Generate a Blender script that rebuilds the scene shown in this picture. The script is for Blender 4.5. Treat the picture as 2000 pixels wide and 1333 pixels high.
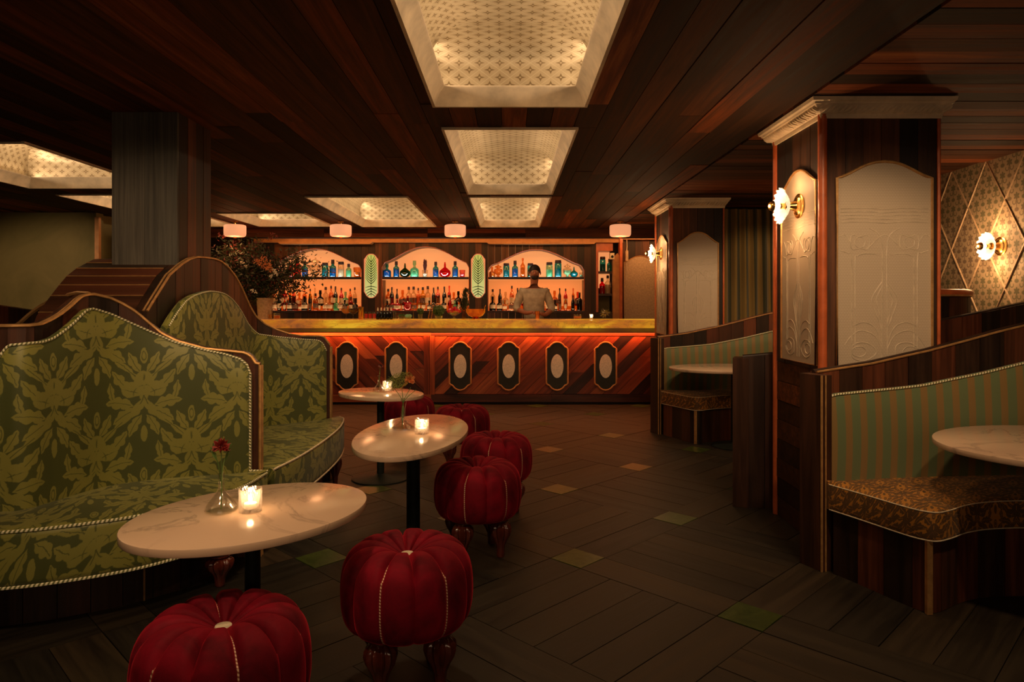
import bpy, math, random
from mathutils import Vector, Matrix
PI = math.pi
R = random.Random(7)
for o in list(bpy.data.objects): bpy.data.objects.remove(o)
SC = bpy.context.scene
COL = SC.collection

# ------------------------------------------------------------------ camera, world, exposure, large lights
cam = bpy.data.cameras.new('camera'); cam_ob = bpy.data.objects.new('camera', cam); COL.objects.link(cam_ob)
cam.sensor_width = 36; cam.lens = 1350/2000*36
cam.shift_x = 0.002; cam.shift_y = -0.03725
cam.clip_start = 0.05
cam_ob.location = (0, 0, 1.35); cam_ob.rotation_euler = (PI/2, 0, 0)
SC.camera = cam_ob
SC.view_settings.view_transform = 'Standard'; SC.view_settings.look = 'None'
SC.view_settings.gamma = 1; SC.view_settings.use_curve_mapping = False
SC.view_settings.exposure = 0.0
W = bpy.data.worlds.new('world'); SC.world = W; W.use_nodes = True
W.node_tree.nodes['Background'].inputs[0].default_value = (1.0, 0.62, 0.35, 1)
W.node_tree.nodes['Background'].inputs[1].default_value = 0.012
CEIL = 2.455

def light(kind, name, loc, power, color, size=0.1, size_y=None, rot=(0, 0, 0), spot=None, blend=0.6, parent=None):
    l = bpy.data.lights.new(name, kind); l.energy = power; l.color = color
    if kind == 'AREA':
        l.size = size
        if size_y: l.shape = 'RECTANGLE'; l.size_y = size_y
    elif kind == 'SPOT':
        l.shadow_soft_size = size; l.spot_size = spot; l.spot_blend = blend
    else: l.shadow_soft_size = size
    o = bpy.data.objects.new(name, l); COL.objects.link(o); o.location = loc; o.rotation_euler = rot
    if parent: o.parent = parent
    return o
WARM = (1.0, 0.60, 0.30)
SOFT = (1.0, 0.66, 0.36)
# unseen spots added at ceiling height to brighten seats, tables, walls and bar
def down(x, y, power, tx, ty, ang=70, size=0.06, col=SOFT):
    d = Vector((tx, ty, 0.5)) - Vector((x, y, CEIL - 0.03))
    light('SPOT', 'added_spot', (x, y, CEIL - 0.03), power, col, size, rot=d.to_track_quat('-Z', 'Y').to_euler(), spot=math.radians(ang))
down(-0.9, 1.0, 75, -1.7, 3.3, 75)
down(-0.75, 2.2, 26, -0.75, 2.3, 80)
down(-0.5, 3.6, 22, -0.5, 3.7, 80)
down(-1.0, 5.2, 16, -1.0, 5.3, 80)
down(-0.7, 3.4, 50, -1.8, 4.7, 70)
down(1.9, 2.0, 55, 2.2, 3.6, 90)
down(2.2, 5.9, 45, 2.2, 7.1, 90)
down(0.3, 1.2, 22, -0.3, 2.5, 80)
down(0.9, 3.4, 12, 1.9, 4.0, 90)
down(-5.4, 6.4, 100, -5.6, 8.6, 90)
down(2.9, 6.9, 26, 2.9, 8.4, 90)
light('AREA', 'hidden_cornice_light', (-1.0, 10.62, 2.40), 16, (1.0,0.42,0.12), 5.6, .05, (math.radians(75), 0, 0))
light('AREA', 'hidden_cornice_light', (2.3, 10.9, 2.42), 5, (1.0,0.45,0.16), 1.0, .05, (math.radians(30), 0, 0))  # unseen strip added to brighten the arched panel beside the niche
for _x in (-2.6, -0.9, 0.8): down(_x, 7.6, 25, _x, 9.3, 95, .05, (1.0, 0.6, 0.34))
down(-0.3, 9.9, 14, -0.3, 10.2, 120, .1)
down(1.4, 2.2, 60, 2.0, 4.6, 60)
down(1.6, 5.6, 30, 2.0, 7.6, 60)
down(-1.9, 2.2, 40, -2.2, 4.6, 70)
light('AREA', 'rear_fill', (0.2, -2.6, 1.9), 16, (1.0,0.68,0.40), 3.0, 0.9, (PI/2, 0, 0))  # unseen fill added behind the camera for surfaces that face it
# glow strip under the bar top
light('AREA', 'bar_glow_strip', (-0.6, 9.16, 0.95), 31, (1.0, 0.23, 0.05), 5.6, 0.06, (math.radians(4), 0, 0))

# ------------------------------------------------------------------ helpers
OFF = {}
def px(x, y, Y):
    s = 1350.0/Y
    return ((x-996)/s, Y, 1.35+(592-y)/s)
def pxh(x, y, X=None, Y=None):
    s = 1350.0/Y if Y else (x-996)/X
    return 1.35+(592-y)/s

class MB:
    def __init__(s): s.v = []; s.f = []; s.uv = []; s.m = []; s.hasuv = False
    def face(s, idx, uv=None, m=0):
        s.f.append(tuple(idx)); s.uv.append(uv); s.m.append(m)
        if uv: s.hasuv = True
    def box(s, x0, x1, y0, y1, z0, z1, m=0):
        b = len(s.v)
        s.v += [(x0,y0,z0),(x1,y0,z0),(x1,y1,z0),(x0,y1,z0),(x0,y0,z1),(x1,y0,z1),(x1,y1,z1),(x0,y1,z1)]
        for q in ((0,3,2,1),(4,5,6,7),(0,1,5,4),(1,2,6,5),(2,3,7,6),(3,0,4,7)): s.face([b+i for i in q], None, m)
        return s
    def prism(s, pts, y0, y1, m=0):            # polygon in XZ, extruded along Y
        n = len(pts); b = len(s.v)
        s.v += [(x, y0, z) for x, z in pts] + [(x, y1, z) for x, z in pts]
        s.face([b+i for i in range(n)], None, m); s.face([b+n+i for i in range(n)][::-1], None, m)
        for i in range(n):
            j = (i+1) % n; s.face([b+i, b+n+i, b+n+j, b+j], None, m)
        return s
    def slab(s, pts, z0, z1, m=0):             # polygon in XY, extruded along Z
        n = len(pts); b = len(s.v)
        s.v += [(x, y, z0) for x, y in pts] + [(x, y, z1) for x, y in pts]
        s.face([b+i for i in range(n)][::-1], None, m); s.face([b+n+i for i in range(n)], None, m)
        for i in range(n):
            j = (i+1) % n; s.face([b+i, b+j, b+n+j, b+n+i], None, m)
        return s
    def grid(s, rows, closed=False, uvs=None, m=0, cap=False):
        b = len(s.v); nr = len(rows); nc = len(rows[0])
        for r in rows: s.v += [tuple(p) for p in r]
        for i in range(nr-1):
            for j in range(nc if closed else nc-1):
                k = (j+1) % nc
                uv = None
                if uvs:
                    uv = [uvs[i][j], uvs[i+1][j], uvs[i+1][j+1 if closed and j == nc-1 else k], uvs[i][j+1 if closed and j == nc-1 else k]]
                s.face([b+i*nc+j, b+(i+1)*nc+j, b+(i+1)*nc+k, b+i*nc+k], uv, m)
        if cap:
            s.face([b+j for j in range(nc)], None, m); s.face([b+(nr-1)*nc+j for j in range(nc)][::-1], None, m)
        return s
    def lathe(s, prof, n=20, c=(0,0,0), flute=0, nf=8, m=0, axis='z', cap=True):
        rows = []
        for r, z in prof:
            row = []
            for k in range(n):
                a = 2*PI*k/n
                rr = r*(1+flute*math.cos(nf*a)) if flute else r
                x, y = rr*math.cos(a), rr*math.sin(a)
                if axis == 'z': p = (c[0]+x, c[1]+y, c[2]+z)
                elif axis == 'x': p = (c[0]+z, c[1]+x, c[2]+y)
                else: p = (c[0]+x, c[1]-z, c[2]+y)
                row.append(p)
            rows.append(row)
        b0 = len(s.f)
        s.grid(rows, closed=True, m=m, cap=cap)
        return s
    def tube(s, pts, r=0.01, n=6, closed=False, m=0, up=(0,0,1)):
        P = [Vector(p) for p in pts]; rows = []; N = len(P); L = 0; uvs = []
        rr = r if isinstance(r, (list, tuple)) else [r]*N
        last = None
        for i, p in enumerate(P):
            a = P[(i-1) % N] if closed or i > 0 else p
            b = P[(i+1) % N] if closed or i < N-1 else p
            t = (b-a)
            if t.length < 1e-9: t = Vector((0,0,1))
            t.normalize()
            u = Vector(up) if last is None else last
            sd = u - t*u.dot(t)
            if sd.length < 1e-4: sd = Vector((1,0,0)) - t*t.x
            if sd.length < 1e-4: sd = Vector((0,1,0)) - t*t.y
            sd.normalize(); last = sd; w = t.cross(sd)
            if i: L += (p-P[i-1]).length
            rows.append([p + (sd*math.cos(2*PI*k/n) + w*math.sin(2*PI*k/n))*rr[i] for k in range(n)])
            uvs.append([(L, k/n) for k in range(n+1)])
        if closed:
            rows.append(rows[0]); L += (P[0]-P[-1]).length; uvs.append([(L, k/n) for k in range(n+1)])
        s.grid(rows, closed=True, uvs=uvs, m=m, cap=not closed)
        return s
    def ball(s, c, r, n=10, k=6, sc=(1,1,1), m=0):
        rows = []
        for i in range(k+1):
            a = PI*i/k - PI/2
            q = max(math.cos(a), 0.02)
            rows.append([(c[0]+sc[0]*r*q*math.cos(2*PI*j/n), c[1]+sc[1]*r*q*math.sin(2*PI*j/n), c[2]+sc[2]*r*math.sin(a)) for j in range(n)])
        return s.grid(rows, closed=True, m=m, cap=True)
    def build(s, name, mat, parent=None, smooth=True, off=None, fix=True):
        ox = OFF.get(parent.name, Vector((0,0,0))) if parent else Vector((0,0,0))
        if off is not None: ox = Vector(off)
        me = bpy.data.meshes.new(name)
        me.from_pydata([(v[0]-ox[0], v[1]-ox[1], v[2]-ox[2]) for v in s.v], [], s.f)
        for mm in (mat if isinstance(mat, (list, tuple)) else [mat]): me.materials.append(mm)
        if s.hasuv:
            ul = me.uv_layers.new(name='UVMap'); k = 0
            for fi, f in enumerate(s.f):
                for j in range(len(f)):
                    if s.uv[fi]: ul.data[k].uv = s.uv[fi][j]
                    k += 1
        me.polygons.foreach_set('material_index', s.m)
        if fix:
            import bmesh
            bm = bmesh.new(); bm.from_mesh(me); bmesh.ops.recalc_face_normals(bm, faces=bm.faces); bm.to_mesh(me); bm.free()
        if smooth:
            me.polygons.foreach_set('use_smooth', [True]*len(me.polygons))
            try: me.set_sharp_from_angle(angle=math.radians(38))
            except Exception: pass
        o = bpy.data.objects.new(name, me); COL.objects.link(o)
        if parent: o.parent = parent
        elif off is not None: o.location = ox
        OFF[o.name] = ox
        return o

def tag(o, label=None, cat=None, group=None, kind=None):
    if label: o['label'] = label
    if cat: o['category'] = cat
    if group: o['group'] = group
    if kind: o['kind'] = kind
    return o
def thing(name, loc, label, cat, group=None):
    o = bpy.data.objects.new(name, None); COL.objects.link(o); o.location = loc; o.empty_display_size = 0.1
    OFF[o.name] = Vector(loc)
    return tag(o, label, cat, group)
def group_root(name, loc=(0,0,0)):
    o = bpy.data.objects.new(name, None); COL.objects.link(o); o.location = loc; o['kind'] = 'structure'; OFF[o.name] = Vector(loc)
    return o
KIDS = {}
def dup(root, loc, rz=None, scale=None, label=None, group=None):
    c = root.copy(); COL.objects.link(c); c.location = loc
    if rz is not None: c.rotation_euler = (0, 0, rz)
    if scale: c.scale = scale if isinstance(scale, tuple) else (scale,)*3
    if label: c['label'] = label
    if group: c['group'] = group
    def rec(a, b):
        for ch in a.children:
            d = ch.copy(); COL.objects.link(d); d.parent = b; rec(ch, d)
    rec(root, c)
    return c

def catmull(pts, n=8):
    P = [Vector(p) for p in pts]; out = []
    for i in range(len(P)-1):
        p0 = P[i-1] if i else P[i]*2-P[i+1]
        p3 = P[i+2] if i+2 < len(P) else P[i+1]*2-P[i]
        for k in range(n):
            t = k/n
            out.append(0.5*((2*P[i]) + (-p0+P[i+1])*t + (2*p0-5*P[i]+4*P[i+1]-p3)*t*t + (-p0+3*P[i]-3*P[i+1]+p3)*t**3))
    out.append(P[-1]); return out
def resample(pts, n):
    P = [Vector(p) for p in pts]; L = [0]
    for i in range(1, len(P)): L.append(L[-1]+(P[i]-P[i-1]).length)
    out = []; j = 0
    for k in range(n):
        d = L[-1]*k/(n-1)
        while j < len(P)-2 and L[j+1] < d: j += 1
        t = (d-L[j])/max(L[j+1]-L[j], 1e-9); out.append(P[j].lerp(P[j+1], min(max(t, 0), 1)))
    return out
def offset(path, d):                     # plan path, positive = left of travel
    out = []
    for i, p in enumerate(path):
        a = path[max(i-1, 0)]; b = path[min(i+1, len(path)-1)]
        t = (b-a); t = Vector((t.x, t.y)).normalized()
        out.append(Vector((p.x - t.y*d, p.y + t.x*d)))
    return out
def interp(tab, x):
    if x <= tab[0][0]: return tab[0][1]
    for i in range(1, len(tab)):
        if x <= tab[i][0]:
            a, b = tab[i-1], tab[i]; t = (x-a[0])/(b[0]-a[0]); return a[1]+(b[1]-a[1])*t
    return tab[-1][1]

# ------------------------------------------------------------------ materials
class X:                                  # small expression builder over shader math nodes
    T = None
    def __init__(s, v): s.s = v
    @staticmethod
    def op(name, *a):
        n = X.T.nodes.new('ShaderNodeMath'); n.operation = name
        for i, q in enumerate(a):
            if isinstance(q, X): q = q.s
            if isinstance(q, (int, float)): n.inputs[i].default_value = q
            else: X.T.links.new(q, n.inputs[i])
        return X(n.outputs[0])
    def __add__(s, o): return X.op('ADD', s, o)
    __radd__ = __add__
    def __sub__(s, o): return X.op('SUBTRACT', s, o)
    def __rsub__(s, o): return X.op('SUBTRACT', o, s)
    def __mul__(s, o): return X.op('MULTIPLY', s, o)
    __rmul__ = __mul__
    def __truediv__(s, o): return X.op('DIVIDE', s, o)
def xabs(a): return X.op('ABSOLUTE', a)
def xmin(a, b): return X.op('MINIMUM', a, b)
def xmax(a, b): return X.op('MAXIMUM', a, b)
def xsin(a): return X.op('SINE', a)
def xcos(a): return X.op('COSINE', a)
def fr(a): return X.op('FRACT', a)
def lt(a, b, w=0.0):                      # soft a<b
    if not w: return X.op('LESS_THAN', a, b)
    n = X.T.nodes.new('ShaderNodeMapRange'); n.interpolation_type = 'SMOOTHSTEP'
    d = (a - b) if isinstance(a, X) else (X(a) - b)
    X.T.links.new(d.s, n.inputs[0]); n.inputs[1].default_value = -w; n.inputs[2].default_value = w
    n.inputs[3].default_value = 1; n.inputs[4].default_value = 0
    return X(n.outputs[0])
def hyp(a, b): return X.op('SQRT', a*a + b*b)

def mat(name):
    m = bpy.data.materials.new(name); m.use_nodes = True; t = m.node_tree
    b = t.nodes['Principled BSDF']; X.T = t
    return m, t, b
def node(t, k, **kw):
    n = t.nodes.new(k)
    for a, v in kw.items(): setattr(n, a, v)
    return n
def setc(b, col, rough=0.5, metal=0, spec=0.5, sheen=0, coat=0):
    b.inputs['Base Color'].default_value = (*col, 1); b.inputs['Roughness'].default_value = rough
    b.inputs['Metallic'].default_value = metal; b.inputs['Specular IOR Level'].default_value = spec
    b.inputs['Sheen Weight'].default_value = sheen; b.inputs['Coat Weight'].default_value = coat
def coords(t, scale=(1,1,1), kind='Object', rnd=0.0):
    tc = node(t, 'ShaderNodeTexCoord'); mp = node(t, 'ShaderNodeMapping'); mp.inputs['Scale'].default_value = scale
    t.links.new(tc.outputs[kind], mp.inputs[0])
    if rnd:
        oi = node(t, 'ShaderNodeObjectInfo'); k = node(t, 'ShaderNodeMath', operation='MULTIPLY'); k.inputs[1].default_value = rnd
        t.links.new(oi.outputs['Random'], k.inputs[0]); cb = node(t, 'ShaderNodeCombineXYZ')
        for i in range(3): t.links.new(k.outputs[0], cb.inputs[i])
        t.links.new(cb.outputs[0], mp.inputs['Location'])
    return mp.outputs[0]
def noise(t, vec, scale, detail=4, rough=0.6, dist=0.0):
    n = node(t, 'ShaderNodeTexNoise'); n.inputs['Scale'].default_value = scale; n.inputs['Detail'].default_value = detail
    n.inputs['Roughness'].default_value = rough; n.inputs['Distortion'].default_value = dist
    if vec is not None: t.links.new(vec, n.inputs['Vector'])
    return n.outputs[0]
def ramp(t, fac, stops):
    r = node(t, 'ShaderNodeValToRGB')
    while len(r.color_ramp.elements) < len(stops): r.color_ramp.elements.new(0.5)
    for e, (p, c) in zip(r.color_ramp.elements, stops): e.position = p; e.color = (*c, 1)
    if isinstance(fac, X): fac = fac.s
    t.links.new(fac, r.inputs[0]); return r.outputs[0]
def mix(t, fac, a, b, mode='MIX'):
    n = node(t, 'ShaderNodeMix', data_type='RGBA', blend_type=mode)
    if isinstance(fac, X): fac = fac.s
    for i, q in ((0, fac), (6, a), (7, b)):
        if isinstance(q, (int, float)): n.inputs[i].default_value = q
        elif isinstance(q, tuple): n.inputs[i].default_value = (*q, 1)
        else: t.links.new(q, n.inputs[i])
    return n.outputs[2]
def bump(t, b, h, strength=0.3, dist=0.01):
    n = node(t, 'ShaderNodeBump'); n.inputs['Strength'].default_value = strength; n.inputs['Distance'].default_value = dist
    if isinstance(h, X): h = h.s
    t.links.new(h, n.inputs['Height']); t.links.new(n.outputs[0], b.inputs['Normal'])

def wood(name, stops, axis='z', rough=0.55, spread=1.0, fine=60, spec=0.4, bs=0.35):
    """stained boards: each object gets its own tone from its random value"""
    m, t, b = mat(name); setc(b, (0.1,0.05,0.02), rough, spec=spec)
    lo = 1.2; sc = {'x': (lo, fine*0.35, fine*0.35), 'y': (fine*0.35, lo, fine*0.35), 'z': (fine*0.35, fine*0.35, lo)}[axis]
    v = coords(t, sc, rnd=37.0)
    g = noise(t, v, 1.0, 5, 0.65, 0.6)
    oi = node(t, 'ShaderNodeObjectInfo')
    r = X(oi.outputs['Random'])
    tone = r*spread + X(g)*0.55 - 0.27 - 0.5*(spread-1)
    c = ramp(t, tone, stops)
    g2 = ramp(t, g, [(0.3, (0.55,0.5,0.5)), (0.62, (1.15,1.1,1.05))])
    t.links.new(mix(t, 1.0, c, g2, 'MULTIPLY'), b.inputs['Base Color'])
    rr = X(g)*0.3 + (rough-0.12); t.links.new(rr.s, b.inputs['Roughness'])
    bump(t, b, g, bs, 0.004)
    return m
DARK = [(0.0,(0.018,0.010,0.006)),(0.35,(0.058,0.022,0.008)),(0.65,(0.11,0.038,0.013)),(0.9,(0.21,0.055,0.015)),(1.0,(0.28,0.10,0.03))]
REDW = [(0.0,(0.030,0.009,0.005)),(0.35,(0.11,0.022,0.008)),(0.7,(0.25,0.045,0.014)),(1.0,(0.36,0.095,0.030))]
BOOTH = [(0.0,(0.015,0.009,0.006)),(0.5,(0.05,0.020,0.010)),(0.85,(0.10,0.028,0.012)),(1.0,(0.15,0.045,0.018))]
FLOOR = [(0.0,(0.012,0.010,0.006)),(0.4,(0.020,0.015,0.008)),(0.75,(0.028,0.020,0.010)),(1.0,(0.040,0.026,0.012))]
GREYW = [(0.0,(0.055,0.056,0.050)),(0.5,(0.10,0.092,0.075)),(1.0,(0.15,0.13,0.105))]
M = {}
M['ceil_y'] = wood('ceiling_wood', DARK, 'x', 0.75, 0.92, fine=70, spec=0.2)
DARK2 = [(0.0,(0.014,0.009,0.006)),(0.4,(0.040,0.018,0.009)),(0.75,(0.085,0.032,0.013)),(1.0,(0.16,0.055,0.020))]
M['wood_z'] = wood('dark_wood_upright', DARK2, 'z', 0.55)
M['booth'] = wood('booth_wood', BOOTH, 'z', 0.42)
M['booth_x'] = wood('booth_wood_level', BOOTH, 'x', 0.42)
M['bar'] = wood('bar_wood', REDW, 'x', 0.4, 1.0, fine=60, spec=0.5)
M['bar_z'] = wood('bar_wood_upright', REDW, 'z', 0.4, 1.0)
M['floor'] = wood('floor_wood', FLOOR, 'x', 0.5, 0.9, fine=50, spec=0.45)
M['grey'] = wood('grey_pillar_wood', GREYW, 'z', 0.6, fine=110, bs=0.8)

def plain(name, col, rough=0.5, metal=0, spec=0.5, sheen=0, coat=0, nz=None, bs=0):
    m, t, b = mat(name); setc(b, col, rough, metal, spec, sheen, coat)
    if nz:
        g = noise(t, coords(t), nz, 4)
        c = ramp(t, g, [(0.3, tuple(q*0.75 for q in col)), (0.7, tuple(min(q*1.2, 1) for q in col))])
        t.links.new(c, b.inputs['Base Color'])
        if bs: bump(t, b, g, bs, 0.003)
    return m
M['gold'] = plain('gold_trim', (0.62,0.34,0.13), 0.38, 0.6, nz=25, bs=0.1)
M['brass'] = plain('brass', (0.75,0.42,0.12), 0.22, 1.0, nz=12)
M['trimred'] = plain('red_brown_moulding', (0.52,0.115,0.035), 0.35, nz=9)
M['cream'] = plain('cream_plaster', (0.80,0.66,0.48), 0.6, nz=6)
M['black'] = plain('black_metal', (0.010,0.013,0.010), 0.5, 0.0, spec=0.25, nz=20)
M['foot'] = plain('mahogany_foot', (0.10,0.018,0.010), 0.2, coat=0.6, nz=30)
M['darkedge'] = plain('dark_shelf', (0.035,0.012,0.006), 0.4, nz=18)
M['shade_dark'] = plain('dark_recess', (0.012,0.008,0.006), 0.7, nz=5)
M['orangewood'] = plain('orange_moulding', (0.50,0.22,0.07), 0.5, nz=8)  # one orange tone for cornice boards, side board, beads and plaque frames
M['beige'] = plain('beige_panel', (0.52,0.36,0.22), 0.6, nz=40, bs=0.2)

def piping(name, a, b_, period=0.016):
    m, t, b = mat(name); setc(b, a, 0.5)
    tc = node(t, 'ShaderNodeTexCoord'); sp = node(t, 'ShaderNodeSeparateXYZ'); t.links.new(tc.outputs['UV'], sp.inputs[0])
    u = X(sp.outputs[0]); v = X(sp.outputs[1])
    w = fr(u/period + v)
    t.links.new(ramp(t, w, [(0.0, a), (0.48, a), (0.56, b_), (0.95, b_)]), b.inputs['Base Color'])
    bump(t, b, xabs(w-0.5), 0.5, 0.002)
    return m
M['rope'] = piping('rope_piping', (0.85,0.78,0.55), (0.16,0.17,0.06))
M['stitch'] = piping('gold_stitch_piping', (0.80,0.55,0.36), (0.35,0.12,0.07), 0.010)
M['thinpipe'] = plain('ivory_piping', (0.72,0.60,0.42), 0.5, nz=60)

def damask(name, ground, motif, W_=0.44, H_=0.60, motif2=None, rough=(0.55,0.42), sheen=0.12, k_=1.0):
    m, t, b = mat(name); setc(b, ground, 0.45, sheen=sheen)
    b.inputs['Sheen Roughness'].default_value = 0.4
    tc = node(t, 'ShaderNodeTexCoord'); sp = node(t, 'ShaderNodeSeparateXYZ'); t.links.new(tc.outputs['UV'], sp.inputs[0])
    wob = X(noise(t, tc.outputs['UV'], 38, 2)) - 0.5
    U = X(sp.outputs[0])*k_ + wob*0.010; V = X(sp.outputs[1])*k_ + wob*0.012
    def motif_at(ou, ov):
        x = xabs(fr((U+ou)/W_) - 0.5)*W_
        y = (fr((V+ov)/H_) - 0.5)*H_
        out = None
        def lf(cx, cy, ang, ln, wd, k=70.0):
            wd = wd*1.4; ln = ln*1.1
            ca, sa = math.cos(math.radians(ang)), math.sin(math.radians(ang))
            a = (x-cx)*ca + (y-cy)*sa; c2 = (y-cy)*ca - (x-cx)*sa
            c2 = c2 + a*a*(2.0 if ang < 40 else -1.5)
            w0 = (1.0 - (a/ln)*(a/ln))*wd*(0.62 + 0.38*xabs(xsin(a*k + 0.6)))
            return lt(xabs(c2), w0, 0.0016) - 0.85*lt(xabs(c2), 0.0016, 0.001)*lt(xabs(a), ln*0.8, 0.002)
        r = hyp(x, y+0.01); th = X.op('ARCTAN2', x, y+0.01); lob = xabs(xcos(th*2.6))
        rad = 0.088 + 0.034*lob - 0.012*th
        out = lt(r, rad, 0.003)*lt(th, 1.75, 0.05)
        out = out*(1.0 - 0.85*lt(xabs(xsin(th*2.6)), 0.11, 0.05)*lt(0.03, r, 0.004)*lt(r, 0.10, 0.01))
        out = out*(1.0 - 0.8*lt(xabs(r-0.048), 0.0025, 0.002)*lob)
        for q in ((0.045,0.150,62,0.055,0.017),(0.105,0.060,50,0.062,0.020),(0.110,-0.045,10,0.060,0.024),(0.085,-0.105,-30,0.062,0.022),(0.045,-0.160,-62,0.055,0.018),(0.150,0.010,80,0.045,0.013),(0.030,-0.085,-50,0.040,0.014)):
            out = xmax(out, lf(*q))
        e = hyp(x*2.4, (y-0.185)); out = xmax(out, lt(e, 0.040, 0.003)*(1.0 - 0.8*lt(xabs(e-0.022), 0.004, 0.002)))
        e = hyp(x*2.8, (y+0.205)); out = xmax(out, lt(e, 0.042, 0.003))
        return out
    # ogee leaf bands
    ph = xcos(V*(2*PI/H_))
    xx = xabs(fr(U/W_ + 0.5) - 0.5)*W_
    band = xx - (W_/4)*(1.0 - ph)
    leaf = 0.006 + 0.017*xabs(xsin(V*(PI*9/H_)))
    bd = lt(xabs(band), leaf, 0.003)*(1.0 - 0.9*lt(xabs(band), 0.0025, 0.002))
    f = xmax(xmax(motif_at(0, 0), motif_at(W_/2, H_/2)), bd)
    fine = X(noise(t, coords(t, kind='UV', scale=(30, 400, 1)), 1.0, 2))
    c = mix(t, f, ground, motif)
    cl = noise(t, coords(t, kind='UV'), 2.2, 2)
    c = mix(t, 0.6, c, ramp(t, cl, [(0.35,(0.75,0.78,0.7)), (0.7,(1.1,1.05,1.0))]), 'MULTIPLY')
    t.links.new(c, b.inputs['Base Color'])
    rg = f*(rough[1]-rough[0]) + rough[0]; t.links.new(rg.s, b.inputs['Roughness'])
    bump(t, b, f + fine*0.4, 0.12, 0.002)
    return m
M['damask'] = damask('green_damask', (0.068,0.080,0.017), (0.235,0.225,0.050))
M['orange'] = damask('rust_damask', (0.44,0.18,0.024), (0.10,0.048,0.016), 0.42, 0.52, rough=(0.5,0.6), sheen=0.1, k_=2.0)

def stripes(name, a, b_, period, duty=0.5, rough=0.4):
    m, t, b = mat(name); setc(b, a, rough, sheen=0.25)
    tc = node(t, 'ShaderNodeTexCoord'); sp = node(t, 'ShaderNodeSeparateXYZ'); t.links.new(tc.outputs['UV'], sp.inputs[0])
    u = X(sp.outputs[0]); w = lt(xabs(fr(u/period) - 0.5), duty/2, 0.03)
    g = noise(t, coords(t, kind='UV', scale=(300, 12, 1)), 1.0, 2)
    t.links.new(mix(t, w, a, b_), b.inputs['Base Color']); bump(t, b, g, 0.08, 0.001)
    rg = w*(-0.15) + (rough+0.12); t.links.new(rg.s, b.inputs['Roughness'])
    return m
M['stripe'] = stripes('sage_gold_stripe', (0.115,0.150,0.065), (0.22,0.135,0.045), 0.088, 0.44)
M['curtain'] = stripes('olive_stripe_curtain', (0.24,0.14,0.03), (0.045,0.040,0.014), 0.105, 0.42, 0.7)

def velvet():
    m, t, b = mat('red_velvet'); setc(b, (0.15,0.003,0.010), 0.75, sheen=0.7, spec=0.2)
    b.inputs['Sheen Roughness'].default_value = 0.35; b.inputs['Sheen Tint'].default_value = (0.9,0.03,0.06,1)
    g = noise(t, coords(t, (3,3,2.2)), 2.0, 4, 0.6, 0.8)
    t.links.new(ramp(t, g, [(0.3,(0.05,0.0006,0.004)),(0.7,(0.27,0.002,0.016))]), b.inputs['Base Color'])
    bump(t, b, noise(t, coords(t), 220, 2), 0.25, 0.002)
    return m
M['velvet'] = velvet()

def marble():
    m, t, b = mat('white_marble'); setc(b, (0.62,0.50,0.42), 0.16, spec=0.5)
    v = coords(t)
    w = noise(t, v, 1.9, 7, 0.58, 1.3)
    vein = X(w); k = lt(xabs(vein - 0.5), 0.008, 0.022)
    msk = X(noise(t, v, 1.5, 2))
    c = mix(t, k*lt(0.48, msk, 0.10)*0.75, (0.62,0.43,0.30), (0.20,0.15,0.12))
    t.links.new(c, b.inputs['Base Color'])
    return m
M['marble'] = marble()

def glow(name, col, strength, tex=None):
    m, t, b = mat(name); setc(b, tuple(q*0.5 for q in col), 0.5)
    b.inputs['Emission Color'].default_value = (*col, 1); b.inputs['Emission Strength'].default_value = strength
    return m
M['backlit'] = glow('backlit_panel', (0.85,0.25,0.060), 0.72)
M['backlit_hi'] = glow('backlit_panel_upper', (0.95,0.34,0.11), 0.82)
M['bulb'] = glow('warm_bulb', (1.0,0.62,0.30), 14)
M['flame'] = glow('flame', (1.0,0.70,0.38), 26)
M['drum'] = glow('lit_drum_shade', (1.0,0.40,0.18), 0.80)
def opal():
    m, t, b = mat('opal_glass_shade'); setc(b, (0.9,0.88,0.85), 0.25)
    b.inputs['Emission Color'].default_value = (1.0,0.82,0.62,1); b.inputs['Emission Strength'].default_value = 0.45
    out = [n for n in t.nodes if n.type == 'OUTPUT_MATERIAL'][0]
    tp = node(t, 'ShaderNodeBsdfTransparent'); mx = node(t, 'ShaderNodeMixShader'); mx.inputs[0].default_value = 0.45
    t.links.new(b.outputs[0], mx.inputs[1]); t.links.new(tp.outputs[0], mx.inputs[2]); t.links.new(mx.outputs[0], out.inputs[0])
    return m
M['opal'] = opal()
def onyx(name='backlit_onyx', strength=0.92, a=(0.48,0.15,0.010), c=(0.60,0.25,0.012), e=(0.10,0.05,0.01)):
    m, t, b = mat(name); setc(b, (0.5,0.3,0.1), 0.15)
    v = coords(t, (1,1,2.5)); n1 = noise(t, v, 1.15, 5, 0.6, 1.0); n2 = noise(t, v, 1.9, 6, 0.6, 2.2)
    base = ramp(t, n1, [(0.36, (0.16,0.05,0.018)), (0.44, (0.42,0.11,0.015)), (0.50, a), (0.57, c), (0.66, (0.74,0.40,0.02))])
    k = lt(xabs(X(n2) - 0.47), 0.006, 0.018)
    col = mix(t, k*0.85, base, e)
    b.inputs['Base Color'].default_value = (0.16,0.09,0.04,1); t.links.new(col, b.inputs['Emission Color'])
    b.inputs['Emission Strength'].default_value = strength
    return m
M['onyx'] = onyx()
M['onyx_lip'] = onyx('onyx_lip', 0.14)

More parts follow.
